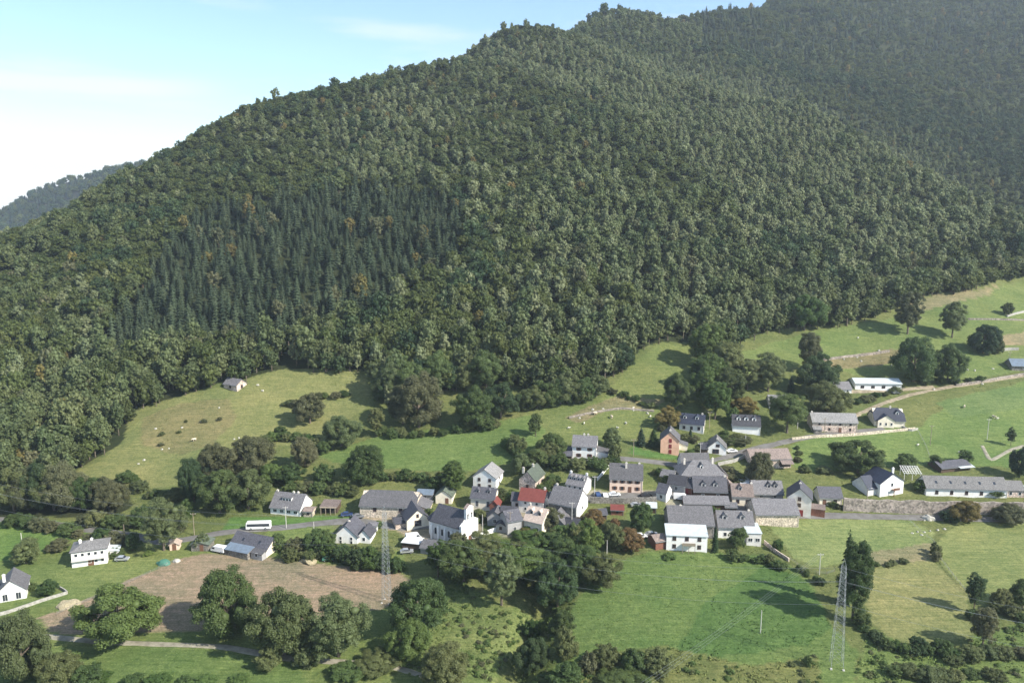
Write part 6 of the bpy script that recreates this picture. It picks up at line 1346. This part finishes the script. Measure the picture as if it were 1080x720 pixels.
# ------------------------------------------------------------------ small things
def pergola():
    p = at(962, 506); r = empty('pergola', p, R(-4)); tag(r, 'white lattice pergola right of the blue black roofed house', 'pergola')
    for x in (-3, 0, 3):
        for y in (0, 4): m = MB(); m.box(x - .08, x + .08, y - .08, y + .08, -1.5, 2.6 + y * .35); m.build('post', FRAMEW, r)
    m = MB()
    for i in range(8): x = -3.2 + i * .914; m.add([(x - .09, -.3, 2.5), (x + .09, -.3, 2.5), (x + .09, 4.3, 4.1), (x - .09, 4.3, 4.1), (x - .09, -.3, 2.64), (x + .09, -.3, 2.64), (x + .09, 4.3, 4.24), (x - .09, 4.3, 4.24)], [(0,3,2,1),(4,5,6,7),(0,1,5,4),(1,2,6,5),(2,3,7,6),(3,0,4,7)])
    m.build('rafter', FRAMEW, r); m = MB()
    for i in range(5): y = -.2 + i * 1.08; z = 2.68 + (y + .3) * .348; m.box(-3.4, 3.4, y - .08, y + .08, z, z + .1)
    m.build('crosspiece', FRAMEW, r)
pergola()
def boulder(px, py, w, h, label, mat, group=None, name='rock', cat='rock', lump=.25, seed=0):
    p = at(px, py); s = px_m(px, py); W, Hh = w / s, h / s; bm = bmesh.new(); bmesh.ops.create_icosphere(bm, subdivisions=3, radius=1); g = np.random.default_rng(seed + int(px))
    o1, o2 = g.uniform(0, 99, 2)
    for v in bm.verts: n = 1 + lump * float(vnoise(v.co.x * 2 + o1 + v.co.z, v.co.y * 2 + o2, 1.0, 4)); v.co = Vector((v.co.x * W/2 * n, v.co.y * W/2 * .8 * n, max(-.3, v.co.z) * Hh * n))
    me = bpy.data.meshes.new(name); bm.to_mesh(me); bm.free(); me.materials.append(mat); o = link(bpy.data.objects.new(name, me)); o.location = p; tag(o, label, cat, group); return o
PALER = plaster('pale limestone', (.42, .40, .35), .2, 1.2); STRAW = plaster('pale straw', (.36, .31, .20), .3, 2.5)
boulder(979, 547, 13, 4.5, 'pale triangular rock at the foot of the stone retaining wall', PALER)
boulder(73, 638, 22, 5, 'heap of pale straw outside the low white garden wall', STRAW, name='straw_heap', cat='heap')
boulder(325, 591, 18, 4, 'low heap of pale timber at the upper edge of the ploughed field', STRAW, name='log_heap', cat='heap', lump=.5)
boulder(173, 594, 14, 4, 'green covered heap at the upper left corner of the ploughed field', PAINT['green'], name='covered_heap', cat='heap')
boulder(186, 592, 8, 3, 'pale heap of stones by the tiny pink shed', PALER, name='stone_heap', cat='heap')
for i, (a, b_) in enumerate([(962, 562), (968, 561), (975, 561), (981, 560), (989, 559), (996, 558), (972, 564), (1003, 388), (1047, 389), (1020, 390), (1010, 389), (1028, 391), (890, 379), (904, 377), (927, 370), (908, 381), (138, 500), (146, 489), (152, 485), (178, 473), (171, 474), (247, 463), (252, 462), (192, 451), (164, 452), (231, 430), (212, 444), (625, 432), (636, 431), (668, 433), (683, 436), (975, 549), (940, 385), (611, 441), (1036, 405), (985, 411), (868, 383)]):
    boulder(a, b_, rnd.uniform(1.6, 3.6), rnd.uniform(.8, 1.6), 'pale boulder lying in the grass of the hillside meadows', PALER, 'pale boulders in the meadows', 'boulder', 'boulder')
# sheep and cows in the meadows
def beast(kind):
    cow = kind == 'cow'; me = bpy.data.meshes.new(kind); k = 1.0 if cow else .62
    V = [(-.75, 0, 1.05), (-.2, 0, 1.02), (.45, 0, 1.08), (.85, 0, 1.2), (1.15, 0, 1.0 if cow else 1.1), (1.42, 0, .82)]; Rr = [.30, .36, .34, .2, .17, .09]; E = [(0, 1), (1, 2), (2, 3), (3, 4), (4, 5)]
    for a in (0, 2):
        for s in (-1, 1):
            n = len(V); x = V[a][0] + (.1 if a == 0 else 0); V += [(x, s * .17, .75), (x + (.06 if a == 0 else -.02), s * .18, .42), (x, s * .18, .02)]; Rr += [.14, .08, .07]; E += [(a, n), (n, n + 1), (n + 1, n + 2)]
    n = len(V); V += [(-1.0, 0, 1.0), (-1.06, 0, .55)]; Rr += [.05, .03]; E += [(0, n), (n, n + 1)]
    for s in (-1, 1): n = len(V); V.append((1.12, s * .24, 1.12)); Rr.append(.05); E.append((4, n))
    me.from_pydata([tuple(q * k for q in v) for v in V], E, []); o = bpy.data.objects.new(kind, me); COL.objects.link(o)
    md = o.modifiers.new('skin', 'SKIN'); 
    for i, d in enumerate(me.skin_vertices[0].data): f = 1.0 if cow else 1.22; d.radius = (Rr[i] * k * f, Rr[i] * k * f); d.use_root = i == 1
    o.modifiers.new('sub', 'SUBSURF').levels = 1
    dg = bpy.context.evaluated_depsgraph_get(); m2 = bpy.data.meshes.new_from_object(o.evaluated_get(dg)); bpy.data.objects.remove(o); m2.materials.clear(); m2.materials.append(plaster(kind + ' coat', (.70, .66, .58) if not cow else (.62, .52, .40), .2, 2.0)); return m2
SM, CM = beast('sheep'), beast('cow')
for i, (a, b_) in enumerate([(645, 441), (651, 452), (686, 440), (668, 431), (628, 437), (616, 447), (277, 413), (272, 407), (1017, 430), (968, 470), (1012, 478), (905, 357), (1048, 441), (1052, 442), (660, 447), (600, 452), (205, 465)]):
    o = link(bpy.data.objects.new('sheep' if i % 4 else 'cow', SM if i % 4 else CM)); o.location = at(a, b_); o.rotation_euler = (0, 0, rnd.uniform(0, 6.28))
    tag(o, 'small white sheep grazing in a hillside meadow' if i % 4 else 'small pale cow grazing in a hillside meadow', 'sheep' if i % 4 else 'cow', 'grazing sheep' if i % 4 else 'grazing cows')
# ------------------------------------------------------------------ grass tufts and undergrowth
def tufts():
    g = nrg; N = 210000; x = g.uniform(-240, 290, N); y = g.uniform(150, 420, N); px, py, f = project(x, y, height(x, y)); k = (px > -60) & (px < 1140) & (py < 780); x, y = x[k], y[k]
    c, rg = cover(x, y); k = (g.uniform(0, 1, len(x)) < rg * 1.1) & (rg > .08) & (g.uniform(0, 1, len(x)) < np.where(y > 290, .55, 1)) & ~in_forest(x, y); x, y, c, rg = x[k], y[k], c[k], rg[k]
    cl = fbm(x, y, 7, 91, 2); k = cl + g.uniform(-.5, .7, len(x)) > -.1; x, y, c, rg = x[k], y[k], c[k], rg[k]; n = len(x); z = height(x, y); s = g.uniform(.16, .38, n) * (.4 + .8 * rg)
    V = []; F = []; C = []
    for b in range(5):
        a = g.uniform(0, 6.283, n); ln = g.uniform(.3, .8, n); ox, oy = g.uniform(-.4, .4, n) * s * 2, g.uniform(-.4, .4, n) * s * 2; d = np.c_[np.cos(a), np.sin(a), a * 0]; t = np.c_[-np.sin(a), np.cos(a), a * 0]
        base = np.c_[x + ox, y + oy, z - .05]; w = s[:, None] * .35; V.append(np.stack([base - t * w, base + t * w, base + t * w * .5 + d * (s * ln)[:, None] + np.c_[0*s, 0*s, s * .9], base - t * w * .5 + d * (s * ln)[:, None] + np.c_[0*s, 0*s, s * .75]], 1)); C.append(np.c_[c * g.uniform(1.1, 1.75, (n, 1)) * np.array([1.02, 1, .9]), np.ones(n)])
    V = np.concatenate(V).reshape(-1, 3); C = np.concatenate(C); F = np.arange(len(V)).reshape(-1, 4)
    m, nn, l, b = nt('grass blades'); at_ = nn.new('ShaderNodeAttribute'); at_.attribute_name = 'tone'; l.new(at_.outputs['Color'], b.inputs['Base Color']); b.inputs['Roughness'].default_value = .8; b.inputs['Specular IOR Level'].default_value = .15
    me = np_mesh('grass', V, F, [m], {'tone': ('FLOAT_COLOR', 'FACE', C)}); o = link(bpy.data.objects.new('grass', me)); tag(o, 'rough tufted grass of the meadows and banks', 'grass', kind='stuff')
tufts()
def undergrowth():
    g = nrg; N = 26000; x = g.uniform(-170, 190, N); y = g.uniform(150, 420, N); c, rg = cover(x, y); px, py, f = project(x, y, height(x, y))
    k = (rg >= .8) & (px > -60) & (px < 1140) & ~in_forest(x, y); x, y, rg, px, py = x[k], y[k], rg[k], px[k], py[k]
    cl = fbm(x, y, 16, 13, 2); vill = (px > 430) & (px < 860) & (py > 470) & (py < 600)
    k = (cl * .6 + rg * .8 + g.uniform(-.6, .2, len(x)) > .48) & ~(vill & (g.uniform(0, 1, len(x)) < .75)); x, y, rg = x[k], y[k], rg[k]; k = g.uniform(0, 1, len(x)) < min(1, 5200 / len(x)); x, y, rg = x[k], y[k], rg[k]
    Vs, Fs, Cs, M = [], [], [], []; off = 0; forms = [crown_geo(900 + i, 2.0, 1.2, 6, 70, .42, 0, 'round', .7) for i in range(5)]
    for i in range(len(x)):
        V, F, C = forms[i % 5]; s = g.uniform(.3, .8) * (.5 + .5 * rg[i]); a = g.uniform(0, 6.283); ca, sa = math.cos(a) * s, math.sin(a) * s
        V2 = np.c_[V[:, 0] * ca - V[:, 1] * sa + x[i], V[:, 0] * sa + V[:, 1] * ca + y[i], V[:, 2] * s * .8 + float(height(x[i], y[i])) - .1]; Vs.append(V2); Fs.append(F + off); off += len(V); Cs.append(C); M.append(np.full(len(F), int(g.choice(4, p=[.5, .34, .1, .06]))))
    me = np_mesh('undergrowth', np.vstack(Vs), np.vstack(Fs), [LEAF['lush'], LEAF['olive'], LEAF['oak'], LEAF['brown']], {'clump': ('FLOAT', 'FACE', np.concatenate(Cs))}, midx=np.concatenate(M))
    o = link(bpy.data.objects.new('undergrowth', me)); tag(o, 'low brambles ferns and scrub on the banks', 'undergrowth', kind='stuff'); print('UNDERGROWTH', len(x))
undergrowth()
# ------------------------------------------------------------------ the air
HZ0, HZ1 = -290.0, 700.0
def haze():
    m = bpy.data.materials.new('haze air'); m.use_nodes = True; n = m.node_tree.nodes; n.remove(n['Principled BSDF']); v = n.new('ShaderNodeVolumePrincipled'); v.inputs['Color'].default_value = (.76, .88, 1.0, 1); v.inputs['Density'].default_value = HAZE_DENSITY; v.inputs['Anisotropy'].default_value = .2
    m.node_tree.links.new(v.outputs[0], n['Material Output'].inputs['Volume']); q = MB(); q.box(-1900, 2000, -320, 3300, HZ0, HZ1); o = q.build('haze', m); o['kind'] = 'stuff'; o['label'] = 'thin bluish haze filling the valley air'; o['category'] = 'haze'
haze()
